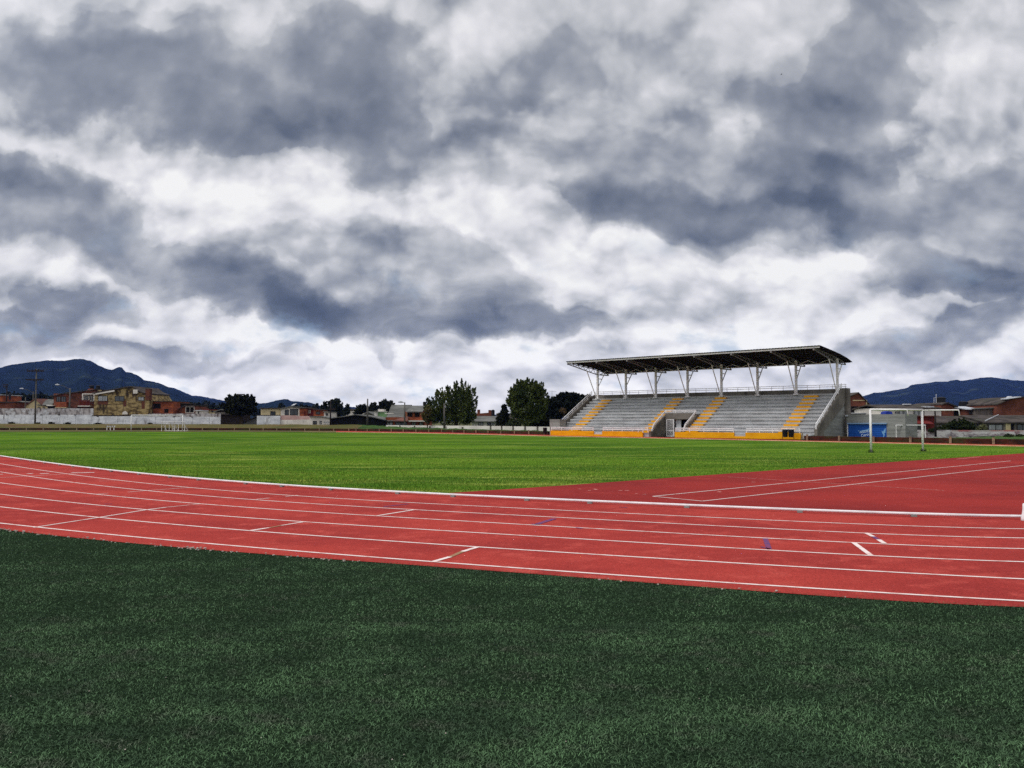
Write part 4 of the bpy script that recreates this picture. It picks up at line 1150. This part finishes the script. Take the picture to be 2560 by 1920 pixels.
for x0, x1 in ((1018, 1031), (1037, 1049)): window(t, x0, x1, 1031, 1042, 150.5, M_dark)
a = P(984, 1053.5, 149); b = P(1022, 1043, 149)
MB().prism([(a[0], 147.8, a[2]), (b[0], 147.8, a[2]), (b[0] - .2, 149.9, b[2]), (a[0] + 2, 149.9, b[2])], (0, 0, .15)).build('porch_roof', M_browntile, t)
a = P(1022, 1054, 149); b = P(1062, 1051, 149); MB().box((a[0], 148.4, a[2]), (b[0], 149.9, b[2])).build('porch_fascia', M_offwhite, t)
a = P(980, 1030.5, 149.5); b = P(962, 1033, 149.5)
MB().box((P(962, 1033.5, 149)[0], 148.9, P(962, 1034.5, 149)[2]), (P(984, 1033, 149)[0], 149.4, P(984, 1032.5, 149)[2])).build('gutter', M_offwhite, t)
tank('dark tank on the roof edge left of the tall poplar clump', 1057, 1066, 1004, 1016, 158, stand=(1019, M_offwhite))
tank('dark tank half hidden by the poplar clump', 1067, 1078, 1007, 1016, 160, stand=(1020, M_offwhite))
t = house('red_house', 'red brick house with a grey tiled roof between the two big trees', 138, rect(1180, 1242, 1052, 1075), M_offwhite, 9, ridge=[(1176, 1246, 1053, 1040, 4.5, M_fibre)], windows=[(1196, 1208, 1056, 1064, M_curtain), (1218, 1226, 1056, 1064), (1226, 1236, 1057, 1064, M_curtain)])
MB().prism(fpoly([(1182, 1050), (1229, 1050), (1229, 1031), (1182, 1035)], 146), (0, 4, 0)).build('upper_storey', M_redbrick, t)
for x0, x1, y0 in ((1193, 1200, 1024), (1221, 1228, 1025)):
    a = P(x0, 1034, 147); b = P(x1, y0, 147); MB().box((a[0], 147, a[2]), (b[0], 148, b[2])).build('chimney', M_redbrick, t)
tank('black tank beside the chimney of the red brick house', 1228, 1237, 1024, 1041, 145)
t = house('shed_house', 'grey roofed house half hidden behind the tall round tree', 150, rect(1244, 1300, 1046, 1075), M_redbrick, 8, ridge=[(1240, 1304, 1048, 1033, 4, M_tile)], windows=[(1252, 1262, 1052, 1062)])
# low white wall with dark posts, in front of the trees
lw = [(965, 1063, 1068, 140), (1200, 1064.5, 1074, 122), (1376, 1067, 1078, 108)]
for i in range(2):
    (x0, t0_, b0, Y0), (x1, t1_, b1, Y1) = lw[i], lw[i + 1]
    a0, a1 = P(x0, b0, Y0), P(x1, b1, Y1)
    t = thing('garden_wall', ['low white wall below the broad grey roof and the poplar clump', 'low white wall below the red house and the tall round tree'][i], 'wall', a0)
    zt0, zt1 = P(x0, t0_, Y0)[2], P(x1, t1_, Y1)[2]
    MB().prism([(a0[0], a0[1], a0[2] - .4), (a1[0], a1[1], a1[2] - .4), (a1[0], a1[1], zt1), (a0[0], a0[1], zt0)], (.1, .18, 0)).build('panel', M_offwhite, t)
    for k in range(1, 6):
        q = k / 6; p = [a0[j] + (a1[j] - a0[j]) * q for j in range(3)]
        MB().box((p[0] - .12, p[1] - .2, p[2] - .4), (p[0] + .12, p[1] - .02, p[2] + (zt0 - a0[2]) + .02)).build('pilaster', M_concd, t)

# --- right houses
house('gable_house', 'bare red brick gable house rising right behind the grandstand', 150, [(2098, 1062), (2180, 1062), (2180, 1021), (2145, 983.5), (2112, 998), (2098, 1004)], M_redbrick, 9,
      [(2096, 1005), (2145, 982.5), (2181, 1021)], M_tile, windows=[(2127, 2145, 1015.5, 1032, M_dark)])
a = P(2132, 1002, 149.97); b = P(2162, 1000, 149.97); o = [q for q in bpy.data.objects if q.name.startswith('gable_house')][-1]
MB().box((a[0], 149.95, a[2]), (b[0], 149.99, b[2])).build('lintel_band', M_cream, o)
MB().box((P(2145, 0, 150)[0] - .1, 149.96, P(0, 1062, 150)[2]), (P(2145, 0, 150)[0] + .12, 149.985, P(0, 1000, 150)[2])).build('concrete_stud', M_cream, o)
house('shed_house', 'low dark shed with a pale roof sheet between kiosk and brick gable', 96, rect(2108, 2165, 1034, 1062), M_dark, 4, [(2106, 1034), (2166, 1034)], M_galv, th=.1)
tarp = MB().prism(fpoly([(2214, 1036), (2232, 1036), (2230, 1030), (2222, 1028), (2216, 1030)], 84), (0, 1.2, 0))
tag(tarp.build('tarpaulin', M_bluetarp, loc=P(2223, 1036, 84)), 'bright blue tarpaulin bundle behind the kiosk roof', 'tarpaulin')
t = house('white_house', 'long white house with window strips under a mottled grey roof', 112, rect(2205, 2353, 1020, 1062), M_offwhite, 9, ridge=[(2203, 2356, 1020, 1011.5, 4.5, M_tile)],
          windows=[(2238, 2247, 1029, 1041, M_curtain), (2247, 2268, 1025, 1041, M_curtain), (2284, 2310, 1022, 1041, M_curtain)])
MB().box((P(2310, 1021, 113)[0], 112.4, P(0, 1018.5, 113)[2]), (P(2330, 1021, 113)[0], 114.5, P(0, 1015.5, 113)[2])).build('skylight', M_galv, t)
MB().box((P(2260, 1021, 115)[0], 114.5, P(0, 1012, 115)[2]), (P(2274, 1021, 115)[0], 115.5, P(0, 1009.5, 115)[2])).build('skylight', M_galv, t)
house('brick_house', 'brick end bay touching the long white house', 112.2, [(2353, 1062), (2384, 1062), (2384, 1017), (2366, 1009), (2353, 1012)], M_redbrick, 8, [(2352, 1012.5), (2366, 1008.5), (2392, 1019)], M_tile)
t = house('red_house', 'maroon awning shop front behind the small goal', 92, rect(2262, 2336, 1041, 1090), M_darkred, 7, [(2260, 1041), (2344, 1041)], M_browntile, th=.1, doors=[(2264, 2285, 1060, 1078, M_dark), (2287, 2312, 1060, 1076, M_glass)])
a = P(2264, 1059, 91); b = P(2330, 1050, 91)
MB().prism([(a[0], 90.6, a[2]), (a[0], 91.99, b[2]), (a[0], 91.99, a[2] + .02)], (b[0] - a[0], 0, 0)).build('awning', M_darkred, t)
tank('larger black tank with a ribbed rim on the white house roof', 2342.5, 2363, 992, 1011, 118)
tank('smaller black tank right of the larger one', 2398, 2419, 1003, 1017, 120)
an = thing('roof_antenna', 'thin pale mast beside the larger black tank', 'antenna', P(2340, 1013, 118))
p0, p1 = P(2340.5, 1013, 118), P(2340.5, 985, 118); MB().tube([p0, p1], .05, 6).build('mast', M_galv, an)
MB().tube([P(2335, 1013, 118), P(2335, 994.5, 118), P(2340, 994.5, 118)], .04, 6).build('bracket', M_galv, an)
house('dark_house', 'dark tin roofed house under the smaller black tank', 116, rect(2370, 2418, 1022, 1062), M_dark, 8, ridge=[(2368, 2424, 1023, 1017, 3, M_tile)], windows=[(2384, 2404, 1026, 1040, M_dark)])
house('brick_house', 'little brick house front between the dark house and the grey boarded shed', 114, rect(2418, 2442, 1022, 1062), M_redbrick, 6, ridge=[(2416, 2446, 1022, 1016, 3, M_galv)], windows=[(2422, 2430, 1026, 1036)])
house('boarded_shed', 'grey board sided shed below the glazed roof room', 113, rect(2440, 2492, 1022, 1062), mat('grey_boards', lin(112, 104, 98), lin(80, 74, 70), (6, 6, .3), .4, .6, 1.0), 6, [(2436, 1023), (2495, 1020)], M_fibre, th=.12)
sk = MB().prism([P(2458, 1023, 112.5), P(2474, 1023, 112.5), P(2490, 1016, 115), P(2478, 1016, 115)], (0, 0, .08))
house('glazed_room', 'blue grey glazed roof room with white mullions', 125, rect(2465, 2499, 999, 1020), M_glass, 4, [(2464, 999), (2500, 999)], M_wood, th=.12, windows=[(2466, 2482, 1000, 1015, M_curtain, M_wood, 4), (2483, 2496, 1000, 1015)])
t = house('brick_house', 'tall red brick house at the right edge', 112, [(2492, 1062), (2640, 1062), (2640, 992), (2552, 994), (2519, 1000), (2492, 1012)], M_redbrick, 9, [(2490, 1012.5), (2519, 1000), (2552, 994), (2642, 991)], M_tile, windows=[(2580, 2600, 1004, 1020)])
a = P(2518, 998, 111); b = P(2553, 993, 111); MB().prism([a, b, (b[0], b[1], b[2] + .12), (a[0], a[1], a[2] + .12)], (0, 1.5, 0)).build('roof_edge', M_galv, t)
MB().lathe(P(2524, 996, 112.5), [(.25, 0), (.42, .1), (.42, .2), (.2, .3)], 12).build('roof_vent', M_galv, t)
house('tiled_house', 'low tiled house with overgrown front right of the maroon shop', 104, rect(2338, 2466, 1055, 1085), M_concd, 8, ridge=[(2334, 2466, 1056, 1040, 5, M_tile)], windows=[(2350, 2358, 1060, 1072, M_curtain), (2443, 2462, 1060, 1074, M_curtain)])
house('tiled_house', 'low tiled house with pale windows at the right edge', 103, rect(2464, 2640, 1056, 1085), M_concd, 8, ridge=[(2460, 2644, 1055.5, 1038, 5, M_tile)], windows=[(2470, 2507, 1060, 1076, M_curtain), (2542, 2570, 1060, 1076), (2585, 2605, 1060, 1076)], doors=[(2514, 2526, 1059, 1082, M_cream), (2526.5, 2534, 1059, 1082, M_dark)])
MB().prism([P(2462, 1053, 102.4), P(2496, 1037.5, 108), P(2497.5, 1037.5, 108), P(2464, 1053, 102.4)], (0, 0, .1)).build('hip_flashing', M_galv, [q for q in bpy.data.objects if q.name.startswith('tiled_house')][-1])
wwall('graffiti covered low wall behind the small goal, with houses above', 2262, 2380, 1075, 1097, 88, 84.5, wallm=M_graf, capf=0, stains=False)
wwall('graffiti covered low wall at the right edge, reddish near its top', 2380, 2700, 1075.5, 1094, 84.4, 73, wallm=M_graf, capf=.18, capm=mat('reddish_wall_top', lin(150, 96, 96), lin(150, 144, 140), (.5, .5, .5), .45, .6, 1.0), stains=False)
bn = thing('park_bench', 'long dark bench on the grass in front of the right graffiti wall', 'bench', P(2452, 1097, 76))
a = P(2423, 1091.5, 76); b = P(2484, 1090.2, 76)
MB().box((a[0], 75.8, a[2]), (b[0], 76.2, b[2])).build('seat', M_wood, bn)
for x in (2426, 2481): MB().box((P(x - 1, 1097, 76)[0], 75.85, P(x, 1098, 76)[2]), (P(x + 1, 1097, 76)[0], 76.15, a[2] - .002)).build('leg', M_conc, bn)


# ---------------------------------------------------------------- poles and lamps
def pole(name, label, x, ytop, ybase, Y, r, mt=None, cross=(), cat='utility pole', lamp=None, group=None):
    b = P(x, ybase, Y); zt_ = P(x, ytop, Y)[2]
    t = thing(name, label, cat, b, group)
    MB().tube([(b[0], Y, b[2] - .3), (b[0], Y, zt_)], [r, r * .62], 8).build('pole', mt or M_pole, t, smooth=True)
    for (x0, x1, y, ins) in cross:
        a = P(x0, y, Y); c = P(x1, y, Y)
        cb = MB().box((a[0], Y - r - .16, a[2] - .14), (c[0], Y - r * .7, a[2] + .14)).build('crossarm', M_wood, t)
        if ins:
            for q in (.04, .5, .7, .96): MB().lathe((a[0] + (c[0] - a[0]) * q, Y - r * .7 - .06, a[2] + .09), [(.05, 0), (.09, .1), (.1, .2), (.05, .3)], 8).build('insulator', M_wood, cb)
    if lamp:
        xs0, ys0, xl, yl = lamp
        a = P(xs0, ys0, Y); c = P(xl, yl, Y)
        MB().tube([a, (a[0] + (c[0] - a[0]) * .5, Y - .4, a[2] + (c[2] - a[2]) * .7), (c[0], Y - .8, c[2])], .05, 6).build('arm', M_pole, t)
        s_ = 1 if c[0] < a[0] else -1
        MB().tube([(c[0] + .25 * s_, Y - .75, c[2] - .02), (c[0] - .1 * s_, Y - .84, c[2] + .04), (c[0] - .55 * s_, Y - .9, c[2] - .0)], [.1, .17, .08], 8).build('lamp_head', M_galv, t)
    return t


pole('utility_pole', 'tall utility pole with two crossarms standing before the white wall', 87.5, 922.5, 1060, 160.5, .18, cross=[(69, 110.5, 927.5, True), (68, 110, 949.5, False)])
pole('utility_pole', 'dark utility pole with crossarms at the far left edge', 15.5, 960, 1030, 205, .2, M_wood, cross=[(8, 22, 962.5, False), (10, 20, 967, False)])
pole('street_lamp', 'street lamp with a dark arm, left of the tall utility pole', 81.5, 979, 1040, 186, .15, lamp=(80.5, 981, 61, 972), cat='street lamp')
pole('street_lamp', 'street lamp before the brown brick house, head to the left', 173, 970, 1052, 165, .2, lamp=(172, 972, 150.5, 962.5), cat='street lamp')
pole('utility_pole', 'thin pole between the low brick building and the cottage', 62.5, 993, 1040, 170, .13)
pole('utility_pole', 'pole top with a crossarm poking above the dark round tree', 610, 984.5, 1050, 196, .16, cross=[(598, 613, 986.5, False)])
pole('utility_pole', 'dark pole at the left end of the black barn', 826, 1001, 1062, 147, .16, M_wood, cross=[(823, 840, 1023, False)])
pole('utility_pole', 'thick pale pole without arms before the black barn', 918.5, 997, 1064, 143.5, .2)
pole('street_lamp', 'street lamp before the broad grey roof, head to the left', 1011.5, 1006, 1068, 139, .17, lamp=(1010.5, 1006.5, 1005, 1005.5), cat='street lamp')
pole('utility_pole', 'slim pale pole in front of the poplar clump', 1110.5, 1008, 1072, 128, .17)
pole('utility_pole', 'dark pole behind the crossbar of the near goal', 2339, 1025, 1085, 84, .12, M_wood)
an = thing('roof_antenna', 'spindly television antenna between the round tree and the dark pines', 'antenna', P(1380, 1000, 150))
MB().tube([P(1380, 1020, 150), P(1380, 977, 150)], .035, 5).build('mast', M_galv, an); MB().tube([P(1374, 978, 150), P(1391, 979, 150)], .03, 5).build('boom', M_galv, an)
# kiosk-side bird
bY = 120; bc = P(1953.5, 186, bY)
bd = MB()
bd.tube([(bc[0] - .13, bY, bc[2]), (bc[0] - .07, bY, bc[2] + .01), (bc[0] + .05, bY, bc[2]), (bc[0] + .13, bY, bc[2] - .01)], [.008, .035, .03, .008], 8)
for sy in (-1, 1): bd.add([(bc[0] - .05, bY, bc[2] + .01), (bc[0] + .05, bY, bc[2] + .01), (bc[0] + .02, bY + sy * .22, bc[2] + .07), (bc[0] + .05, bY + sy * .4, bc[2] + .02), (bc[0] - .03, bY + sy * .2, bc[2] + .08)], [(0, 1, 2, 4), (4, 2, 3)])
tag(bd.build('bird', M_black, loc=bc), 'tiny dark bird flying high on the right, under the clouds', 'bird')


# ---------------------------------------------------------------- trees
def leaf_mesh(P3, size, mt, name, parent=None, loc=(0, 0, 0), up=.0):
    n = len(P3); d = rng.normal(0, 1, (n, 3)); d[:, 2] += up; d /= np.linalg.norm(d, axis=1)[:, None]
    e = rng.normal(0, 1, (n, 3)); e -= (e * d).sum(1)[:, None] * d; e /= np.linalg.norm(e, axis=1)[:, None]
    s_ = size * rng.uniform(.5, 1.3, n)[:, None]
    V = np.stack([P3 - d * s_, P3 + e * s_ * .5, P3 + d * s_, P3 - e * s_ * .5], 1) - np.array(loc)
    me = bpy.data.meshes.new(name)
    me.vertices.add(4 * n); me.vertices.foreach_set('co', V.astype(np.float32).ravel())
    me.loops.add(4 * n); me.loops.foreach_set('vertex_index', np.arange(4 * n, dtype=np.int32))
    me.polygons.add(n); me.polygons.foreach_set('loop_start', np.arange(0, 4 * n, 4, dtype=np.int32))
    me.update(calc_edges=True); me.materials.append(mt)
    o = bpy.data.objects.new(name, me); COL.objects.link(o)
    if parent is not None: o.parent = parent
    else: o.location = loc
    return o


def blob_pts(blobs, Y, n, flame=0.0, fill=.5, spray=.9):
    out = []; tot = sum(b[2] * b[3] for b in blobs)
    for (cx, cy, rx, ry) in blobs:
        k = max(20, int(n * rx * ry / tot)); c = np.array(P(cx, cy, Y)); sc = Y / FPX
        d = rng.normal(0, 1, (k, 3)); d /= np.linalg.norm(d, axis=1)[:, None]
        r_ = rng.uniform(fill, 1.0, k) ** .8
        lump = 1 + .22 * np.sin(d[:, 0] * 5 + cx) * np.cos(d[:, 2] * 6 + cy) + .12 * np.sin(d[:, 1] * 9 + cx * .3 + d[:, 2] * 7)
        q = d * (r_ * lump)[:, None]
        if flame: q[:, :2] *= (1 - flame * np.clip(q[:, 2], 0, 1))[:, None]
        out.append(c + q * np.array([rx * sc, rx * sc * .9, ry * sc]))
        ns = int(5 + rx * .55) if spray else 0
        for _ in range(ns):
            u = rng.normal(0, 1, 3); u /= np.linalg.norm(u)
            if u[2] < -.5: u[2] *= -1
            w = c + u * np.array([rx * sc, rx * sc * .9, ry * sc]) * (rng.uniform(.9, 1.12))
            kk_ = max(8, int(k * .035)); r0 = min(rx, ry) * sc * rng.uniform(.14, .28)
            tq = rng.uniform(0, 1, kk_)
            dirv = u * .5 + np.array([0, 0, spray]); dirv /= np.linalg.norm(dirv)
            out.append(w + dirv * (tq * r0 * 2.4)[:, None] + rng.normal(0, 1, (kk_, 3)) * (r0 * .42 * (1.05 - tq))[:, None])
    return np.concatenate(out)


def tree(name, label, Y, blobs, trunk, n, size, mt, flame=0., cat='tree', group=None, fill=.45, limbs=4, up=0.):
    x, yt, yb, r_ = trunk; b = P(x, yb, Y); zt_ = P(x, yt, Y)[2]
    t = thing(name, label, cat, b, group)
    m = MB().tube([(b[0], Y, b[2] - .3), (b[0] + .1, Y, (b[2] + zt_) / 2), (b[0], Y, zt_)], [r_, r_ * .75, r_ * .35], 8)
    for k in range(limbs):
        bl = blobs[k % len(blobs)]; c = P(bl[0], bl[1], Y); z0_ = b[2] + (zt_ - b[2]) * random.uniform(.35, .8)
        m.tube([(b[0], Y, z0_), ((b[0] + c[0]) / 2, Y + random.uniform(-.5, .5), (z0_ + c[2]) / 2 + .2), (c[0], Y + random.uniform(-.8, .8), c[2])], [r_ * .45, r_ * .3, r_ * .12], 6)
    m.build('trunk', M_bark, t)
    leaf_mesh(blob_pts(blobs, Y, n, flame, fill, .65 if flame else .3), size, mt, 'crown', t, b, up)
    return t


tree('poplar_tree', 'broad dark green poplar clump with pointed tops behind the slim pale pole', 132,
     [(1095, 1020, 20, 36), (1105, 1000, 9, 26), (1118, 1012, 20, 40), (1122, 990, 9, 20), (1136, 1000, 18, 30), (1140, 985, 8, 14), (1152, 1010, 24, 46), (1165, 998, 12, 26), (1170, 1012, 20, 42), (1176, 1030, 16, 30), (1158, 1040, 26, 26), (1120, 1045, 24, 22), (1088, 1040, 18, 22), (1075, 1022, 12, 26), (1070, 1040, 12, 22), (1160, 990, 8, 18)],
     (1140, 1010, 1070, .35), 21000, .155, L_poplar, .6)
tree('poplar_tree', 'tall round topped dark green tree beside the grandstand', 122,
     [(1310, 985, 34, 26), (1312, 968, 16, 16), (1330, 965, 10, 14), (1303, 960, 7, 8), (1348, 985, 16, 26), (1295, 1000, 26, 26), (1285, 985, 12, 18), (1335, 1005, 28, 30), (1352, 1000, 12, 20), (1310, 1025, 34, 24), (1290, 1025, 16, 20), (1340, 1035, 24, 22), (1318, 1050, 28, 16), (1274, 1005, 8, 14)],
     (1318, 1000, 1074, .4), 22000, .155, L_poplar, .4)
tree('shade_tree', 'dark dome shaped tree rising over the white wall and sheds on the left', 158,
     [(600, 1015, 36, 20), (585, 1008, 22, 16), (612, 1006, 22, 15), (575, 1022, 14, 12), (625, 1022, 12, 14), (598, 1030, 26, 8), (600, 1000, 18, 10)], (603, 1020, 1060, .35), 6500, .3, L_dark, 0)
tree('pine_tree', 'wide dark pine just left of the grandstand slope', 140, [(1410, 995, 22, 9), (1430, 990, 18, 8), (1450, 1000, 24, 12), (1395, 1012, 24, 14), (1425, 1012, 34, 18), (1460, 1015, 18, 16), (1410, 1030, 34, 12), (1445, 1028, 30, 14)], (1430, 1000, 1060, .3), 9000, .3, L_pine)
tree('pine_tree', 'rounded dark pine between the tall round tree and the wide pine', 138, [(1375, 1012, 14, 16), (1368, 1030, 16, 20), (1388, 1035, 18, 18), (1372, 1052, 20, 16), (1350, 1052, 18, 14)], (1374, 1020, 1070, .25), 4500, .28, L_pine)
tree('bush', 'very dark bush mass filling the gap left of the grandstand', 126, [(1345, 1060, 20, 14), (1362, 1056, 18, 14), (1330, 1062, 12, 10)], (1345, 1060, 1076, .15), 2600, .24, L_dark, cat='bush')
tree('conifer', 'layered dark conifer between the red house and the tall round tree', 130, [(1261, 1020, 5, 8), (1260, 1030, 9, 5), (1259, 1038, 13, 4.5), (1258, 1046, 15, 4.5), (1257, 1054, 17, 4), (1257, 1061, 17, 4)], (1259, 1016, 1072, .18), 2600, .26, L_dark, up=.3)
tree('shrub', 'leafy green shrub at the foot of the tall round tree', 118, [(1283, 1062, 14, 12), (1274, 1066, 8, 8), (1292, 1064, 10, 11), (1282, 1054, 7, 6)], (1284, 1060, 1074, .1), 1800, .2, L_shrub, cat='shrub')
tree('eucalyptus', 'tall dark eucalyptus clump left of the black barn', 172, [(829, 1006, 9, 6), (842, 1004, 8, 6), (836, 1015, 16, 10), (846, 1022, 10, 12), (812, 1010, 4, 4), (811, 1020, 8, 8), (818, 1028, 14, 12), (840, 1034, 14, 10)], (833, 1006, 1052, .22), 4200, .28, L_gum, fill=.6)
tree('eucalyptus', 'slender eucalyptus with a small top behind the black barn', 210, [(869, 1015, 4, 4), (868, 1022, 6, 5), (866, 1030, 9, 7)], (868, 1016, 1050, .16), 900, .28, L_gum)
tree('shade_tree', 'dark rounded tree between the barn and the pale pole', 196, [(903, 1016, 7, 4), (902, 1024, 12, 9), (912, 1024, 9, 9), (896, 1030, 10, 8)], (904, 1018, 1050, .2), 2000, .28, L_dark)
tree('cypress', 'left of two pointed dark cypresses beside the pale pole', 190, [(929, 1018, 7, 9), (929, 1026, 9, 8)], (929, 1015, 1050, .15), 900, .26, L_dark, .6)
tree('cypress', 'right of two pointed dark cypresses beside the pale pole', 189, [(937, 1016, 6, 9), (938, 1025, 9, 9)], (937, 1013, 1050, .15), 900, .26, L_dark, .6)
tree('shade_tree', 'large domed dark tree behind the pale green block', 195, [(958, 1010, 10, 8), (968, 1012, 14, 9), (978, 1016, 8, 10), (955, 1018, 8, 8), (970, 1024, 16, 8)], (966, 1015, 1050, .25), 3000, .3, L_dark)
tree('shade_tree', 'small dark tree just left of the broad grey roof', 215, [(991, 1021, 4, 4), (996, 1019, 3, 3), (994, 1025, 5, 4)], (993, 1020, 1050, .14), 500, .28, L_dark)
tree('shrub', 'pale leaved shrub against the left side of the poplar clump', 130, [(1070, 1030, 9, 12), (1062, 1042, 7, 10)], (1068, 1032, 1066, .1), 800, .22, leafmat('pale_leaf', lin(86, 84, 50), lin(64, 66, 40)), cat='shrub')
tree('shrub', 'rusty brown shrub under the wide pine', 126, [(1405, 1028, 4, 6), (1411, 1030, 4, 5)], (1408, 1028, 1060, .08), 400, .22, leafmat('rusty_leaf', lin(104, 84, 58), lin(80, 66, 46)), cat='shrub')
tree('shrub', 'dark overgrown hedge in front of the low tiled house', 96, [(2380, 1066, 14, 9), (2400, 1063, 18, 12), (2420, 1066, 18, 9), (2365, 1070, 10, 6), (2432, 1070, 10, 6)], (2400, 1066, 1085, .1), 2600, .2, L_shrub, cat='hedge')
tree('shrub', 'pale wispy shrub before the right end of the low tiled house', 92, [(2452, 1072, 8, 6), (2460, 1070, 6, 6)], (2455, 1072, 1086, .06), 500, .16, leafmat('wispy_leaf', lin(120, 116, 84), lin(90, 92, 62)), cat='shrub')
tree('shrub', 'little bush at the left foot of the graffiti wall', 86, [(2345, 1074, 12, 4), (2330, 1076, 8, 3)], (2340, 1075, 1090, .06), 600, .16, L_shrub, cat='shrub')
for i, (x, lab) in enumerate(((2523, 'dark weeds left of the pair below the right graffiti wall'), (2549, 'dark weeds right of the pair below the right graffiti wall'))):
    tree('weed_clump', lab, 70, [(x, 1091, 9, 4)], (x, 1091, 1097, .04), 400, .12, L_shrub, cat='weeds')
# distant tree line beyond the houses
tl = []
for x in range(-60, 640, 9):
    y = 1008 + (6 if x < 120 else 0) - 8 * math.exp(-((x - 180) / 60) ** 2) + random.uniform(-4, 5) + max(0, (x - 380) * .035)
    if x < 135: y = 989 + max(0, x - 70) * .07 + random.uniform(-3, 3)
    tl.append((x, y + 6, random.uniform(6, 11), random.uniform(5, 9)))
for x in range(640, 1080, 12): tl.append((x, 1036 + random.uniform(-4, 3), random.uniform(8, 12), random.uniform(5, 8)))
for x in (481, 492): tl.append((x, 1014, 10, 5))
for x in (703, 735, 755, 790, 770): tl.append((x, 1020 + random.uniform(-3, 2), 7, 6))
struct(leaf_mesh(blob_pts(tl, 330, 9000, 0, .5), .75, L_gum, 'distant_trees'), 'stuff')
tl = [(x, 1030 + random.uniform(-3, 3), 12, 8) for x in range(1440, 2700, 16)]
struct(leaf_mesh(blob_pts(tl, 300, 5000, 0, .5), .75, L_gum, 'distant_trees'), 'stuff')


# ---------------------------------------------------------------- hills
def hills(name, prof, dist, front, seed, fold=.1):
    rg = np.random.default_rng(seed); xs_ = np.arange(prof[0][0], prof[-1][0] + 1, 5.0)
    ys_ = np.interp(xs_, [p[0] for p in prof], [p[1] for p in prof]) + rg.normal(0, .35, len(xs_))
    nr = 26; m = MB(); rows = []
    ph = rg.uniform(0, 6.28, 8)
    for j in range(nr + 1):
        q = j / nr; row = []
        for x, y in zip(xs_, ys_):
            top = P(x, y, dist); Y = front + (dist - front) * q
            gull = sum(math.sin(x * k * .011 + ph[i] + q * 3.1 * (1 if i % 2 else -1)) / k ** .6 for i, k in enumerate((1, 2.3, 4.1, 7.7, 13))) * fold
            h = top[2] * (q ** 1.55) * (1 + gull * math.sin(q * math.pi))
            row.append((top[0] / top[1] * Y, Y, h))
        rows.append(row)
    rows.append([(p[0] * 1.15, p[1] * 1.15, -1) for p in rows[-1]])
    for j in range(len(rows) - 1): m.strip(rows[j], rows[j + 1])
    struct(m.build(name, M_hill, smooth=True))


hills('hills', [(-900, 1000), (-500, 940), (-200, 935), (0, 919), (26, 912), (72, 906), (116, 901), (162, 902), (185, 897.6), (208, 897.6), (229, 903), (246, 913.5), (266, 922), (278, 925), (289, 921), (298, 917), (305, 919), (315, 930), (330, 932), (347, 939.6), (362, 951), (376, 952.6), (396, 957), (420, 967), (448, 978.6), (477, 991.7), (506, 996), (558, 1006), (640, 1018), (700, 1030), (800, 1050)], 2700, 900, 3)
hills('hills', [(380, 980), (420, 967), (437, 970), (455, 978), (480, 989), (500, 990), (530, 996), (560, 1001), (600, 1004), (635, 1006), (660, 1010), (700, 1016), (780, 1022), (846, 1019), (875, 1016.7), (896, 1019), (960, 1028), (1080, 1032), (1300, 1038), (1500, 1048)], 4300, 2900, 8)
hills('hills', [(560, 1040), (600, 1018), (640, 1010), (669, 1007), (687, 1002), (710, 998), (720, 998), (727, 1003), (745, 1004), (773.6, 1006), (802.5, 1015), (850, 1030), (900, 1045)], 2300, 1100, 5)
hills('hills', [(1950, 1050), (2050, 1020), (2110, 1004), (2156.5, 990.6), (2168.5, 987), (2185, 982), (2204.6, 981), (2231, 975.6), (2262.5, 971), (2271, 969), (2277, 962), (2295, 960.5), (2320, 957), (2341, 954), (2370, 953.5), (2390.5, 949), (2403.5, 952), (2428, 948.5), (2457, 944), (2478.7, 942.7), (2500, 945.6), (2529, 950), (2560, 952), (2700, 962), (2900, 985), (3200, 1020)], 4000, 1900, 12, .13)

# ---------------------------------------------------------------- haze
hz = MB().box((-4700, -300, -2), (4700, 4900, 330)).build('haze', bpy.data.materials.new('haze'))
hm = hz.data.materials[0]; hm.use_nodes = True; T = NT(hm.node_tree)
T.n.remove(T.n['Principled BSDF'])
pv = T.node('ShaderNodeVolumePrincipled'); pv.inputs['Color'].default_value = (.15, .27, 1.0, 1); pv.inputs['Density'].default_value = .000042; pv.inputs['Anisotropy'].default_value = 0.0
T.l.new(pv.outputs[0], T.n['Material Output'].inputs['Volume'])
hz['kind'] = 'stuff'
hz.visible_shadow = True
